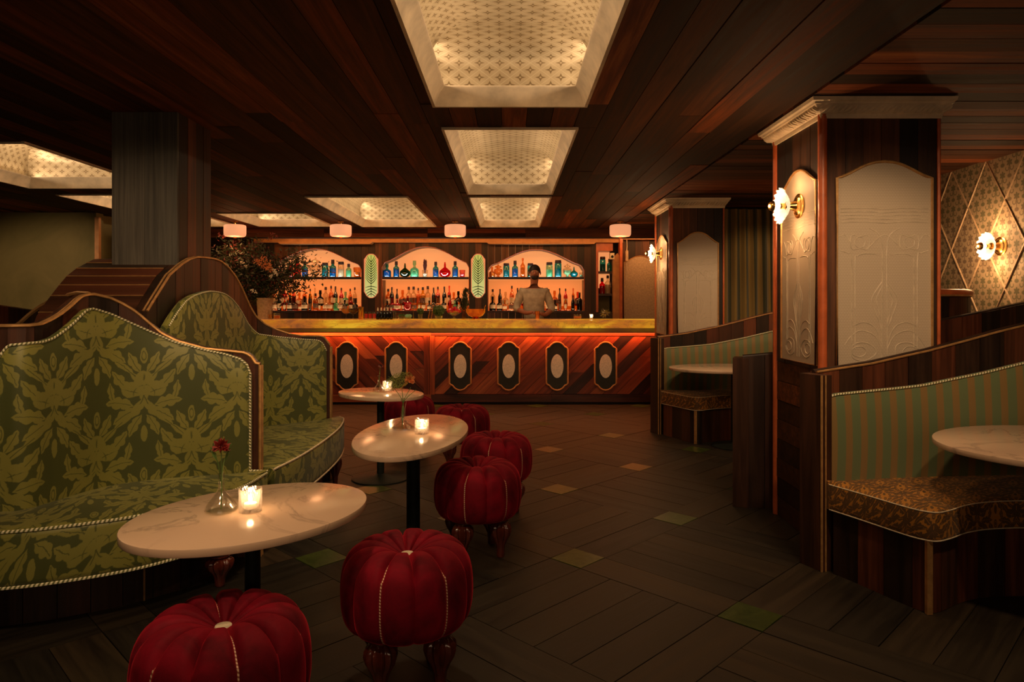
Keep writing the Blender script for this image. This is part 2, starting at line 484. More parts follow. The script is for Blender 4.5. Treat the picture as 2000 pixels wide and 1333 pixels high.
def gls(name, col, gl=0.5, clear=(1,1,1), tr=0.9):
    """thin coloured glass: tinted see-through plus a clear reflection"""
    m = bpy.data.materials.new(name); m.use_nodes = True; t = m.node_tree
    for n in list(t.nodes):
        if n.type == 'BSDF_PRINCIPLED': t.nodes.remove(n)
    out = [n for n in t.nodes if n.type == 'OUTPUT_MATERIAL'][0]
    tp = node(t, 'ShaderNodeBsdfTransparent'); tp.inputs[0].default_value = (*col, 1)
    gg = node(t, 'ShaderNodeBsdfGlossy'); gg.inputs['Roughness'].default_value = 0.05; gg.inputs[0].default_value = (1,1,1,1)
    lw = node(t, 'ShaderNodeLayerWeight'); lw.inputs[0].default_value = 0.35
    mp = node(t, 'ShaderNodeMapRange'); mp.inputs[3].default_value = 0.04; mp.inputs[4].default_value = gl
    t.links.new(lw.outputs['Fresnel'], mp.inputs[0])
    mx = node(t, 'ShaderNodeMixShader'); t.links.new(mp.outputs[0], mx.inputs[0])
    t.links.new(tp.outputs[0], mx.inputs[1]); t.links.new(gg.outputs[0], mx.inputs[2]); t.links.new(mx.outputs[0], out.inputs[0])
    return m
M['clear'] = gls('clear_glass', (0.97,0.97,0.95), 0.22)
def cutg():
    m, t, b = mat('cut_glass'); setc(b, (0.9,0.85,0.8), 0.08)
    out = [n for n in t.nodes if n.type == 'OUTPUT_MATERIAL'][0]
    tp = node(t, 'ShaderNodeBsdfTransparent'); tp.inputs[0].default_value = (0.97,0.96,0.94,1)
    tl = node(t, 'ShaderNodeBsdfTranslucent'); tl.inputs[0].default_value = (0.95,0.9,0.85,1)
    gg = node(t, 'ShaderNodeBsdfGlossy'); gg.inputs['Roughness'].default_value = 0.08
    m1 = node(t, 'ShaderNodeMixShader'); m1.inputs[0].default_value = 0.09; t.links.new(tp.outputs[0], m1.inputs[1]); t.links.new(tl.outputs[0], m1.inputs[2])
    m2 = node(t, 'ShaderNodeMixShader'); m2.inputs[0].default_value = 0.14; t.links.new(m1.outputs[0], m2.inputs[1]); t.links.new(gg.outputs[0], m2.inputs[2])
    t.links.new(m2.outputs[0], out.inputs[0]); return m
M['cutglass'] = cutg()
GC = {'blue': (0.02,0.22,0.42), 'teal': (0.12,0.52,0.58), 'palegreen': (0.50,0.78,0.66), 'green': (0.10,0.22,0.03), 'red': (0.75,0.02,0.05),
      'amber': (0.85,0.50,0.18), 'brown': (0.30,0.08,0.03), 'clear': (0.85,0.80,0.70), 'dark': (0.05,0.03,0.02), 'pink': (0.9,0.42,0.40),
      'orange': (0.85,0.26,0.08), 'yellow': (0.85,0.65,0.10)}
for k, c in GC.items(): M['g_'+k] = gls(k+'_glass', c, 0.35)
M['label_paper'] = plain('bottle_label', (0.55,0.42,0.28), 0.7, nz=120)
M['label_dark'] = plain('dark_bottle_label', (0.10,0.05,0.03), 0.7, nz=120)
M['cap'] = plain('bottle_cap', (0.035,0.015,0.012), 0.4, nz=40)
M['skin'] = plain('skin', (0.36,0.13,0.07), 0.55, nz=12)
M['hair'] = plain('dark_hair', (0.012,0.007,0.005), 0.6, nz=80, bs=0.6)
M['shirt'] = plain('pale_shirt', (0.42,0.34,0.24), 0.8, nz=15, bs=0.3)
M['trouser'] = plain('dark_trousers', (0.02,0.02,0.022), 0.8, nz=15)
M['leafdark'] = plain('dark_leaf', (0.030,0.040,0.012), 0.55, nz=14)
M['leafgreen'] = plain('green_leaf', (0.07,0.13,0.025), 0.55, nz=14)
M['petal_red'] = plain('red_petal', (0.22,0.018,0.010), 0.55, nz=20)
M['petal_orange'] = plain('orange_petal', (0.60,0.20,0.06), 0.6, nz=20)
M['petal_white'] = plain('white_petal', (0.65,0.58,0.45), 0.6, nz=20)
M['petal_burg'] = plain('burgundy_leaf', (0.10,0.018,0.012), 0.6, nz=20)
M['moss'] = plain('moss_green', (0.20,0.22,0.035), 0.7, nz=30)
M['wax'] = plain('candle_wax', (0.8,0.7,0.55), 0.6, nz=20)

def tile_mat():
    m, t, b = mat('green_stone_tile'); setc(b, (0.1,0.14,0.05), 0.3)
    g = noise(t, coords(t, rnd=20), 14, 8, 0.7, 1.5)
    t.links.new(ramp(t, g, [(0.3,(0.020,0.035,0.006)),(0.55,(0.050,0.072,0.014)),(0.72,(0.09,0.10,0.03))]), b.inputs['Base Color'])
    return m
M['tile'] = tile_mat()
def leafmat():
    m, t, b = mat('silver_leaf_pattern'); setc(b, (0.5,0.44,0.32), 0.38, 0.35)
    tc = node(t, 'ShaderNodeTexCoord'); sp = node(t, 'ShaderNodeSeparateXYZ'); t.links.new(tc.outputs['UV'], sp.inputs[0])
    U = X(sp.outputs[0]); V = X(sp.outputs[1]); P = 0.115; Q = 0.085
    def star(ou, ov):
        x = xabs(fr((U+ou)/P)-0.5)*2; y = xabs(fr((V+ov)/Q)-0.5)*2
        d = x + y; f = lt(xmax(x, y)*0.55 + xmin(x, y)*1.5 , 0.30, 0.04)
        return f - lt(d, 0.13, 0.03)
    s = xmax(star(0, 0), star(P/2, Q/2))
    d1 = xabs(fr(U/P + V/Q)-0.5)*2
    d2 = xabs(fr(U/P - V/Q)-0.5)*2
    ln = xmax(lt(d1, 0.06, 0.03), lt(d2, 0.06, 0.03))
    g = noise(t, coords(t), 5, 5, 0.6)
    base = ramp(t, g, [(0.3,(0.36,0.29,0.19)),(0.7,(0.50,0.42,0.29))])
    c = mix(t, s*0.9, base, (0.16,0.11,0.05)); c = mix(t, ln*0.25, c, (0.75,0.68,0.5))
    t.links.new(c, b.inputs['Base Color']); bump(t, b, g, 0.3, 0.004)
    return m
M['leaf'] = leafmat()
def plaster(name, a, b2):
    m, t, b = mat(name); setc(b, a, 0.75)
    g = noise(t, coords(t), 1.6, 6, 0.6, 0.8)
    t.links.new(ramp(t, g, [(0.3, a), (0.7, b2)]), b.inputs['Base Color']); bump(t, b, g, 0.2, 0.01)
    return m
M['greenwall'] = plaster('olive_plaster', (0.11,0.092,0.026), (0.19,0.145,0.05))
def wallpaper():
    m, t, b = mat('thistle_wallpaper'); setc(b, (0.42,0.34,0.24), 0.7)
    tc = node(t, 'ShaderNodeTexCoord'); sp = node(t, 'ShaderNodeSeparateXYZ'); t.links.new(tc.outputs['Object'], sp.inputs[0])
    U = X(sp.outputs[1]); V = X(sp.outputs[2]); P = 0.145; Q = 0.175
    def sprig(ou, ov):
        x = xabs(fr((U+ou)/P)-0.5)*(P/1.2); y = (fr((V+ov)/Q)-0.5)*(Q/1.2)
        stem = lt(x, 0.0028, 0.002)*lt(xabs(y+0.015), 0.045, 0.003)
        r = hyp(x, y-0.03); th = X.op('ARCTAN2', x, y-0.03)
        head = lt(r, 0.014+0.012*xabs(xcos(th*3.0)), 0.002)
        q = hyp(x-0.020, y+0.004); curl = lt(xabs(q-0.014), 0.0035, 0.002)*lt(y, 0.004, 0.004)
        foot = lt(hyp(x*0.7, y+0.052), 0.013, 0.003)
        return xmax(xmax(stem, head), xmax(curl, foot))
    f = xmax(sprig(0,0), sprig(P/2, Q/2))
    tone = X(noise(t, coords(t), 1.3, 2))
    c = mix(t, f*0.75, (0.38,0.28,0.17), mix(t, lt(0.52, tone, 0.05), (0.11,0.065,0.04), (0.07,0.08,0.03)))
    t.links.new(c, b.inputs['Base Color']); bump(t, b, noise(t, coords(t), 120, 3), 0.2, 0.002)
    return m
M['paper'] = wallpaper()
def lincrusta():
    m, t, b = mat('embossed_cream_panel'); setc(b, (0.50,0.40,0.29), 0.55)
    v = node(t, 'ShaderNodeTexVoronoi'); v.inputs['Scale'].default_value = 95; v.inputs['Randomness'].default_value = 0.0
    tc = node(t, 'ShaderNodeTexCoord'); mp = node(t, 'ShaderNodeMapping'); mp.inputs['Rotation'].default_value = (0.785,0.785,0.0)
    t.links.new(tc.outputs['Object'], mp.inputs[0]); t.links.new(mp.outputs[0], v.inputs['Vector'])
    g = noise(t, coords(t, (1,1,60)), 1.0, 2)
    c = ramp(t, v.outputs['Distance'], [(0.0,(0.54,0.43,0.31)),(0.6,(0.46,0.36,0.26))])
    t.links.new(c, b.inputs['Base Color']); bump(t, b, X(v.outputs['Distance']) + X(g)*0.4, 0.25, 0.003)
    return m
M['emboss'] = lincrusta()
M['relief'] = plain('cream_relief', (0.55,0.45,0.33), 0.5, nz=20)

# ------------------------------------------------------------------ floor
fl = MB().box(-7.2, 3.9, -3, 11.8, -0.08, -0.024).build('floor', M['shade_dark'], None, False); tag(fl, kind='structure')
pieces = []
A45 = math.radians(45)
uu = Vector((math.cos(A45), math.sin(A45))); ww = Vector((-math.sin(A45), math.cos(A45)))
O0 = Vector((1.035, 2.98)); PER = 0.957; SQ = 0.205; LEN = PER-SQ
for i in range(-9, 10):
    for j in range(-9, 14):
        c = O0 + uu*(i*PER) + ww*(j*PER)
        if not (-4.2 < c.x < 3.6 and 0.6 < c.y < 9.9): continue
        pieces.append(('t', c, A45, SQ, SQ))
        pieces.append(('p', c + uu*PER/2, A45, LEN, SQ)); pieces.append(('p', c + ww*PER/2, A45+PI/2, LEN, SQ))
        cc = c + (uu+ww)*PER/2
        flip = (i+j) % 2
        for k in range(4):
            o = (k-1.5)*LEN/4
            pieces.append(('p', cc + (ww if flip else uu)*o, A45 + (0 if flip else PI/2), LEN, LEN/4))
pieces.sort(key=lambda q: q[1].x**2*1.3 + q[1].y**2)
np_ = 0; rest = MB(); cache = {}
for k, c, a, L, Wd in pieces:
    if k == 't' and c.x > -1.3:
        b = MB().box(-L/2+.003, L/2-.003, -Wd/2+.003, Wd/2-.003, -0.024, 0.0005)
        o = b.build('green_tile', M['tile'], None, False); o.parent = fl; o.location = (c.x, c.y, 0); o.rotation_euler = (0, 0, a+0.02)
    elif np_ < 300:
        key = (round(L, 3), round(Wd, 3))
        if key not in cache:
            o = MB().box(-L/2+.002, L/2-.002, -Wd/2+.002, Wd/2-.002, -0.024, 0).build('floor_plank', M['floor'], None, False); cache[key] = o.data
        else:
            o = bpy.data.objects.new('floor_plank', cache[key]); COL.objects.link(o)
        o.parent = fl; o.location = (c.x, c.y, R.uniform(-.002, 0)); o.rotation_euler = (0, 0, a); np_ += 1
    else:
        b0 = len(rest.v); rest.box(-L/2+.002, L/2-.002, -Wd/2+.002, Wd/2-.002, -0.024, R.uniform(-.002, 0))
        for q in range(b0, len(rest.v)):
            x, y, z = rest.v[q]; rest.v[q] = (c.x+x*math.cos(a)-y*math.sin(a), c.y+x*math.sin(a)+y*math.cos(a), z)
tag(rest.build('floor_planking', M['floor'], fl, False), kind='stuff')

# ------------------------------------------------------------------ ceiling, coffers
COF = [(-.42,.42,1.05,3.855),(-.42,.42,4.365,6.97),(-.42,.42,7.18,9.99),(-2.12,-1.07,7.18,9.95),
       (-4.59,-3.34,4.75,6.6),(-3.59,-2.53,8.48,9.9),(-4.61,-3.88,7.04,9.9)]
COF_ALL = COF + [(-.42,.42,-1.9,.75)]
xs = sorted({-7.2, 3.9} | {c[0] for c in COF_ALL} | {c[1] for c in COF_ALL}); ys = sorted({-3.0, 11.8} | {c[2] for c in COF_ALL} | {c[3] for c in COF_ALL})
cb = MB()
for i in range(len(xs)-1):
    for j in range(len(ys)-1):
        mx_, my_ = (xs[i]+xs[i+1])/2, (ys[j]+ys[j+1])/2
        if not any(c[0] < mx_ < c[1] and c[2] < my_ < c[3] for c in COF_ALL): cb.box(xs[i], xs[i+1], ys[j], ys[j+1], CEIL+.02, CEIL+.05)
ce = cb.build('ceiling', M['shade_dark'], None, False); tag(ce, kind='structure')
early = MB()
BW = 0.15; x = -7.1
while x < 1.60:
    x1 = min(x+BW, 1.62)
    segs = [(-2.9, 10.29)]
    for c in COF_ALL:
        if c[0]-.01 < x1 and c[1]+.01 > x:
            if x < c[0]-.02 or x1 > c[1]+.02: pass
            segs = [s for a, b in segs for s in ((a, min(b, c[2])), (max(a, c[3]), b)) if s[1]-s[0] > .03] if (min(x1, c[1])-max(x, c[0])) > .0 else segs
    # strips cut lengthwise beside a coffer
    cuts = [(x, x1, s) for s in segs]
    for c in COF_ALL:
        if x < c[0] < x1: cuts.append((x, c[0], (c[2], c[3])))
        if x < c[1] < x1: cuts.append((c[1], x1, (c[2], c[3])))
    for a, b, (s0, s1) in cuts:
        y = s0
        while y < s1-.01:
            y1 = min(y + R.uniform(1.7, 3.8), s1)
            if s1-y1 < .5: y1 = s1
            dz = R.uniform(0, .006)
            if y < 2.3:
                y1 = min(y1, 2.3) if s1 > 2.3 else y1
                early.box(a+.0015, b-.0015, y+.001, y1-.001, CEIL-.001+dz, CEIL+.02)
            else:
                L = y1-y
                o = MB().box(-L/2+.001, L/2-.001, -(b-a)/2+.0018, (b-a)/2-.0018, dz, .02).build('ceiling_board', M['ceil_y'], None, False)
                o.parent = ce; o.location = ((a+b)/2, (y+y1)/2, CEIL); o.rotation_euler = (0, 0, PI/2)
            y = y1
    x = x1
y = 2.3
while y < 10.2:
    y1 = y+BW; dz = R.uniform(0, .006)
    o = MB().box(-1.06, 1.06, -BW/2+.0018, BW/2-.0018, dz, .02).build('ceiling_board', M['ceil_y'], None, False)
    o.parent = ce; o.location = (2.68, (y+y1)/2, CEIL); y = y1
early.box(1.62, 3.74, -2.9, 2.3, CEIL, CEIL+.02)
tag(early.build('ceiling_boarding', M['ceil_y'], ce, False), kind='stuff')

POS = ['large coffer nearest the camera in the middle of the ceiling', 'second coffer of the middle row', 'farthest coffer of the middle row, before the bar',
       'wide coffer left of the middle row, above the bar front', 'coffer at the far left edge, left of the grey pillar', 'coffer above the tall plant, between two ceiling beams',
       'narrow coffer partly hidden behind the grey pillar']
def coffer(c, lab, power):
    X0, X1, Y0, Y1 = c; cx, cy = (X0+X1)/2, (Y0+Y1)/2; hx, hy = (X1-X0)/2, (Y1-Y0)/2
    t = thing('ceiling_coffer', (cx, cy, CEIL), 'silver leaf ceiling recess, ' + lab, 'coffer', 'coffers in the wooden ceiling')
    prof = [(-.012,.004),(-.012,-.012),(.004,-.012),(.010,.012),(.020,.036),(.034,.058),(.050,.076),(.058,.083),(.060,.090),(.050,.090),(-.05,.090)]
    rows = []
    for w, z in prof:
        rows.append([(cx-hx+w, cy-hy+w, CEIL+z), (cx+hx-w, cy-hy+w, CEIL+z), (cx+hx-w, cy+hy-w, CEIL+z), (cx-hx+w, cy+hy-w, CEIL+z)])
    MB().grid(rows, closed=True).build('cove_frame', M['cream'], t)
    # vaulted lining
    sec = []; Wx = hx+.05; r = .16
    sec.append((Wx, .10)); sec.append((Wx, .24))
    for k in range(1, 9): a = PI/2*k/8; sec.append((Wx-r+r*math.cos(a), .24+r*math.sin(a)))
    sec = sec + [(-a, z) for a, z in sec[::-1]]
    d = [0]
    for k in range(1, len(sec)): d.append(d[-1]+math.hypot(sec[k][0]-sec[k-1][0], sec[k][1]-sec[k-1][1]))
    ya, yb = cy-hy-.05, cy+hy+.05
    lev = [(0, .10, 0), (0, .22, .12)] + [(.20*(1-math.cos(PI/2*k/8)), .22+.17*math.sin(PI/2*k/8), .12+.27*k/8) for k in range(1, 9)]
    def ring(ins, z, ext):
        ex, ey = hx+.05-ins, hy+.05-ins; pts = []; uv = []; q = 10
        for sx, sy, ax in ((-1,-1,0), (1,-1,1), (1,1,2), (-1,1,3)):
            for k in range(q):
                f = -1+2*k/q
                if ax == 0: x_, y_, u_, v_ = ex*f, -ey, ex*f, -ey-ext+.2
                elif ax == 1: x_, y_, u_, v_ = ex, ey*f, ex+ext-.2, ey*f
                elif ax == 2: x_, y_, u_, v_ = -ex*f, ey, -ex*f, ey+ext-.2
                else: x_, y_, u_, v_ = -ex, -ey*f, -ex-ext+.2, -ey*f
                pts.append((cx+x_, cy+y_, CEIL+z)); uv.append((u_, v_))
        return pts, uv
    v = MB(); Q = 40; RI = [ring(i_, z_, .39-e_) for i_, z_, e_ in lev]
    for pts, uv in RI: v.v += pts
    for i in range(len(RI)-1):
        for k in range(Q):
            k2 = (k+1) % Q; u0, u1 = RI[i][1], RI[i+1][1]
            a2, b2 = u0[k2], u1[k2]
            if k2 % 10 == 0:                       # close each side with its own corner value
                sd = k//10; e0, e1 = lev[i], lev[i+1]
                def cor(e):
                    ex, ey, ext = hx+.05-e[0], hy+.05-e[0], .39-e[2]
                    return [(ex, -ey-ext+.2), (ex+ext-.2, ey), (-ex, ey+ext-.2), (-ex-ext+.2, -ey)][sd]
                a2, b2 = cor(e0), cor(e1)
            v.face([i*Q+k, i*Q+k2, (i+1)*Q+k2, (i+1)*Q+k], [u0[k], a2, b2, u1[k]])
    n0 = (len(RI)-1)*Q; v.face([n0+k for k in range(Q)], [(p_[0]-cx, p_[1]-cy) for p_ in RI[-1][0]])
    v.build('leaf_lining', M['leaf'], t)
    j = MB().tube([(cx+a_*(hx+.045-i_), cy-hy*0.15, CEIL+z_-.002) for a_, L_ in ((-1, lev), (1, lev[::-1])) for i_, z_, e_ in L_], .0018, 4)
    j.build('lining_joint', M['label_dark'], t)
    for s in (-1, 1):
        light('AREA', 'cove_light', (s*(hx+.018), 0, .104), power*hy, (1.0, 0.70, 0.42), hy*1.96, .03, (PI - s*math.radians(52), 0, PI/2), parent=t)
    return t
for c, lab, pw in zip(COF, POS, (6.5,6.0,6.5,8,9,9,8)): coffer(c, lab, pw)

# ------------------------------------------------------------------ walls
def struct(name, mb, m, smooth=False): return tag(mb.build(name, m, None, smooth), kind='structure')
def plank_wall(name, x0, x1, y0, y1, z0, z1, w, m, axis='x', child='plank', parent=None, proud=.012, stuff=False, depthvar=.005, face=-1):
    """upright boards side by side on a backing; axis = direction along the wall; face: side they stand out to"""
    if parent is None:
        parent = struct(name, MB().box(x0, x1, y0, y1, z0, z1), M['shade_dark'])
    a, e = (x0, x1) if axis == 'x' else (y0, y1)
    n = max(1, round((e-a)/w)); w = (e-a)/n; acc = MB()
    for k in range(n):
        p0, p1 = a+k*w+.0015, a+(k+1)*w-.0015; pr = proud + R.uniform(-depthvar, 0)
        b = acc if stuff else MB()
        if axis == 'x':
            if face < 0: b.box(p0, p1, y0-pr, y0, z0, z1)
            else: b.box(p0, p1, y1, y1+pr, z0, z1)
        else:
            if face < 0: b.box(x0-pr, x0, p0, p1, z0, z1)
            else: b.box(x1, x1+pr, p0, p1, z0, z1)
        if not stuff: b.build(child, m, parent, False)
    if stuff: tag(acc.build('planking', m, parent, False), kind='stuff')
    return parent
struct('wall_left', MB().box(-7.2, -7.0, -3, 8.6, 0, CEIL+.02), M['greenwall'])
struct('wall_alcove', MB().box(-7.0, -5.06, 8.45, 8.6, 0, CEIL+.02), M['greenwall'])
struct('wall_back', MB().box(-7.2, 3.9, 11.70, 11.8, 0, CEIL+.02), M['shade_dark'])
struct('wall_recess', MB().box(-5.3, -5.15, 8.6, 11.7, 0, CEIL+.02), M['greenwall'])
struct('wall_rear', MB().box(-7.2, 3.9, -3.1, -3, 0, CEIL+.02), M['beige'])
tr = struct('trim_1', MB().box(-5.06, -5.01, 8.42, 8.47, 0, CEIL-.06), M['orangewood'])
struct('trim_2', MB().box(-4.99, -4.60, 8.9, 9.1, 0, 2.22), M['greenwall'])
wr = struct('wall_right', MB().box(3.72, 3.9, -3, 11.7, 0, CEIL+.02), M['paper'])
# tan cords crossing the wallpaper in diamonds
for k in range(-2, 9):
    for s in (-1, 1):
        pts = []
        y0 = 4.35 + k*0.42
        L = 0.335*2
        za, zb = 0.95, CEIL
        f = lambda z: y0 + s*(z-1.457)/0.335*0.21*1.0
        ya, yb = f(za), f(zb)
        o = MB().tube([(3.722, ya, za), (3.716, (ya+yb)/2, (za+zb)/2), (3.722, yb, zb)], .0075, 6).build('wall_cord', M['beige'], wr)

def arch_pts(w, z0, zs, rise, n=22, x0=0.0):
    """tall panel outline with an ogee head, counter-clockwise from lower left"""
    tab = [(0, 1.0), (.2, .95), (.4, .78), (.6, .49), (.75, .26), (.88, .09), (.96, .02), (1.0, 0.0)]
    pts = [(x0-w/2, z0), (x0+w/2, z0)]
    for k in range(n+1):
        t = 1-2*k/n; pts.append((x0+t*w/2, zs+rise*interp(tab, abs(t))))
    return pts
def relief_lines(w, h):
    """stylised poppy stems: list of polylines in panel coordinates (x across, z up)"""
    L = []
    for s in (-1, 1):
        L.append([(s*.015, .03), (s*.013, h*.3), (s*.012, h*.62), (s*.03, h*.70), (s*w*.16, h*.735)])
        L.append([(s*w*.31, .10), (s*w*.31, h*.55), (s*w*.29, h*.585), (s*w*.2, h*.60), (s*w*.06, h*.595)])
        L.append([(s*w*.345, .10), (s*w*.345, h*.56), (s*w*.38, h*.60), (s*w*.46, h*.615)])
        L.append([(s*.012, h*.18), (s*.03, h*.24), (s*w*.125, h*.33), (s*w*.13, h*.37), (s*w*.07, h*.42), (s*.014, h*.45)])
        L.append([(s*.012, h*.22), (s*.022, h*.26), (s*w*.08, h*.335), (s*w*.085, h*.365), (s*.014, h*.43)])
        c = [(s*w*.23 + w*.13*math.cos(a)*(1+.12*math.cos(3*a)), .085 + .05*math.sin(a)) for a in [2*PI*k/16 for k in range(17)]]; L.append(c)
        c = [(s*w*.27 + w*.075*math.cos(a), .085 + .028*math.sin(a)) for a in [2*PI*k/12 for k in range(13)]]; L.append(c)
        L.append([(s*.015, .10), (s*w*.10, .17), (s*w*.24, .20), (s*w*.34, .175), (s*w*.42, .12)])
        L.append([(s*.015, .13), (s*w*.10, .215), (s*w*.22, .245), (s*w*.33, .225)])
        c = [(s*w*.26 + w*.10*math.cos(a), h*.66 + .045*math.sin(a) + .012*math.sin(3*a)) for a in [2*PI*k/16 for k in range(17)]]; L.append(c)
        c = [(s*w*.26 + w*.055*math.cos(a), h*.66 + .03*math.sin(a)) for a in [2*PI*k/12 for k in range(13)]]; L.append(c)
        L.append([(s*w*.20, h*.62), (s*w*.12, h*.655), (s*w*.05, h*.69), (0, h*.70)])
        L.append([(s*w*.36, h*.66), (s*w*.42, h*.70), (s*w*.47, h*.69)])
    for k in range(5):
        z = h*(.765+.018*k); L.append([(-w*.46, z), (-w*.2, z+.004), (0, z-.003), (w*.2, z+.004), (w*.46, z)])
    return L
def wallmap(face, plane):
    """face 'front': (c,z)->(c,plane - d,z); face 'left': (c,z) -> (plane - d, c, z)"""
    if face == 'front': return lambda c, z, d: (c, plane-d, z)
    return lambda c, z, d: (plane-d, c, z)
def arched_panel(parent, face, plane, c0, c1, z0, zs, rise, full=True):
    mp = wallmap(face, plane); w = abs(c1-c0); cc = (c0+c1)/2
    pts = arch_pts(w, z0, zs, rise, x0=cc)
    b = MB(); n = len(pts)
    b.v += [mp(c, z, .012) for c, z in pts] + [mp(c, z, 0) for c, z in pts]
    b.face(list(range(n))); b.face(list(range(n, 2*n))[::-1])
    for i in range(n): j = (i+1) % n; b.face([i, n+i, n+j, j])
    b.build('panel', M['emboss'], parent, False)
    MB().tube([mp(c, z, .014) for c, z in pts], .0075, 6, closed=True).build('bead_moulding', M['gold'], parent)
    if full:
        r = MB()
        for ln in relief_lines(w, zs-z0):
            sm = catmull([Vector((a, q, 0)) for a, q in ln], 3)
            r.tube([mp(cc+p.x, z0+p.y, .012) for p in sm], .0028, 5)
        r.build('relief', M['relief'], parent)
def pillar(loc, X0, X1, Y0, Y1, label, left_panel, front_panel):
    t = thing('pillar', (X0, Y0, 0), label, 'pillar')
    MB().box(X0+.012, X1-.012, Y0+.012, Y1-.012, 0, CEIL).build('core', M['shade_dark'], t, False)
    n = 6; w = (X1-X0-.05)/n
    for k in range(n):
        a = X0+.03+k*w; d = R.uniform(0, .005)
        MB().box(a+.001, a+w-.001, Y0+d, Y0+.02, 0, 2.40).build('plank', M['wood_z'], t, False)
    n = 5; w = (Y1-Y0-.06)/n
    for k in range(n):
        a = Y0+.03+k*w; d = R.uniform(0, .005)
        MB().box(X0+d, X0+.02, a+.001, a+w-.001, .98, 2.40).build('plank', M['wood_z'], t, False)
    n = 8; h = .98/n
    for k in range(n):
        d = R.uniform(0, .005)
        MB().box(X0+d, X0+.02, Y0+.03, Y1-.03, k*h+.002, (k+1)*h-.002).build('plank', M['ceil_y'], t, False)
    MB().box(X1-.02, X1, Y0+.02, Y1, 0, 2.40).build('plank', M['wood_z'], t, False)
    for (x, y) in ((X0+.008, Y0+.008), (X0+.008, Y1-.008), (X1-.004, Y0+.004)):
        r = .024 if x < X1-.1 else .010
        MB().lathe([(r, 0), (r, 2.38)], 12, (x, y, 0)).build('corner_moulding', M['trimred'], t)
    prof = [(0,2.355),(.010,2.355),(.014,2.372),(.012,2.378),(.024,2.385),(.050,2.412),(.054,2.420),(.062,2.420),(.066,2.430),(.078,2.436),(.082,2.4545),(0,2.4545)]
    rows = [[(X0-p, Y0-p, z), (X1+p*.6, Y0-p, z), (X1+p*.6, Y1+p, z), (X0-p, Y1+p, z)] for p, z in prof]
    MB().grid(rows, closed=True).build('cornice', M['cream'], t, smooth=True)
    r = MB()
    def leafs(a, b, fn):
        k = 0; s = .030
        while a+k*s < b:
            c = a+k*s; up = k % 2
            p = [fn(c-.012, .020, 2.383), fn(c-.002, .038, 2.395 if up else 2.391), fn(c+.012, .050, 2.405), fn(c+.020, .056, 2.414)]
            r.tube(p, [.003, .0095, .0085, .003], 6); k += 1
    leafs(X0-.03, X1+.03, lambda c, d, z: (c, Y0-d, z)); leafs(Y0-.03, Y1+.03, lambda c, d, z: (X0-d, c, z))
    r.build('leaf_relief', M['cream'], t)
    if front_panel: arched_panel(t, 'front', Y0, *front_panel)
    if left_panel: arched_panel(t, 'left', X0, *left_panel)
    return t
pillar(None, 1.70, 2.345, 3.77, 4.435, 'square wooden pillar with cream cornice and embossed arched panels, nearest on the right', (3.81, 4.29, 1.005, 2.03, .095), (1.778, 2.295, 1.0, 2.03, .09))
pillar(None, 1.70, 2.27, 7.33, 8.05, 'square wooden pillar with cream cornice and arched panels, farther one beside the bar end', (7.42, 7.95, 1.005, 2.0, .10), (1.775, 2.205, 1.0, 1.985, .115))

def grey_pillar():
    X0, X1, Y0, Y1 = -2.305, -1.923, 4.0, 4.44
    t = thing('plain_pillar', (X0, Y0, 0), 'plain pillar of rough grey-blue boards rising behind the green banquettes', 'pillar')
    MB().box(X0+.01, X1-.01, Y0+.01, Y1, 0, CEIL).build('core', M['shade_dark'], t, False)
    for k in range(2):
        w = (X1-X0)/2; MB().box(X0+k*w+.001, X0+(k+1)*w-.001, Y0-.002*k, Y0+.02, 0, CEIL).build('plank', M['grey'], t, False)
    for k in range(4):
        w = (Y1-Y0-.02)/4; MB().box(X1-.02, X1+.002*(k % 2), Y0+.02+k*w+.001, Y0+.02+(k+1)*w-.001, 0, CEIL).build('plank', M['booth'], t, False)
grey_pillar()

# ------------------------------------------------------------------ bulkhead and back bar
def bx(x, Y=11.3): return (x-996)*Y/1350
bh = struct('trim_3', MB().box(-5.1, 3.7, 10.30, 10.48, 2.325, CEIL), M['shade_dark'])
k = -5.1
while k < 3.6:
    k1 = min(k+R.uniform(1.2, 2.4), 3.7)
    for q in range(2): MB().box(k+.002, k1-.002, 10.288, 10.30, 2.327+q*.064, 2.387+q*.064).build('plank', M['ceil_y'], bh, False)
    k = k1
BB = thing('back_bar', (0, 11.3, 0), 'dark wood back bar with three arched backlit bottle niches and a narrow side niche', 'back bar')
SHY = 1.777; LEDGE = 1.222
def arch_top(px_x, L, Rr, apex):
    """pixel height of an arched opening at column px_x"""
    c = (L+Rr)/2; t = abs(px_x-c)/((Rr-L)/2)
    tab = [(0, 0), (.12, .5), (.25, 3), (.4, 8), (.55, 14.5), (.7, 22), (.8, 26.5), (.88, 29), (.94, 31.5), (.975, 35), (1.0, 41)]
    return apex + interp(tab, min(t, 1))
WIN = [(523, 706, 486), (746, 916, 482), (953, 1141, 487.5)]
H = lambda y, Y=11.3: 1.35+(592-y)*Y/1350
edges = sorted({500, 1168} | {w[0] for w in WIN} | {w[1] for w in WIN})
xs_ = []
for a, b in zip(edges[:-1], edges[1:]):
    n = max(1, round((b-a)/13)); xs_ += [(a+(b-a)*k/n, a+(b-a)*(k+1)/n) for k in range(n)]
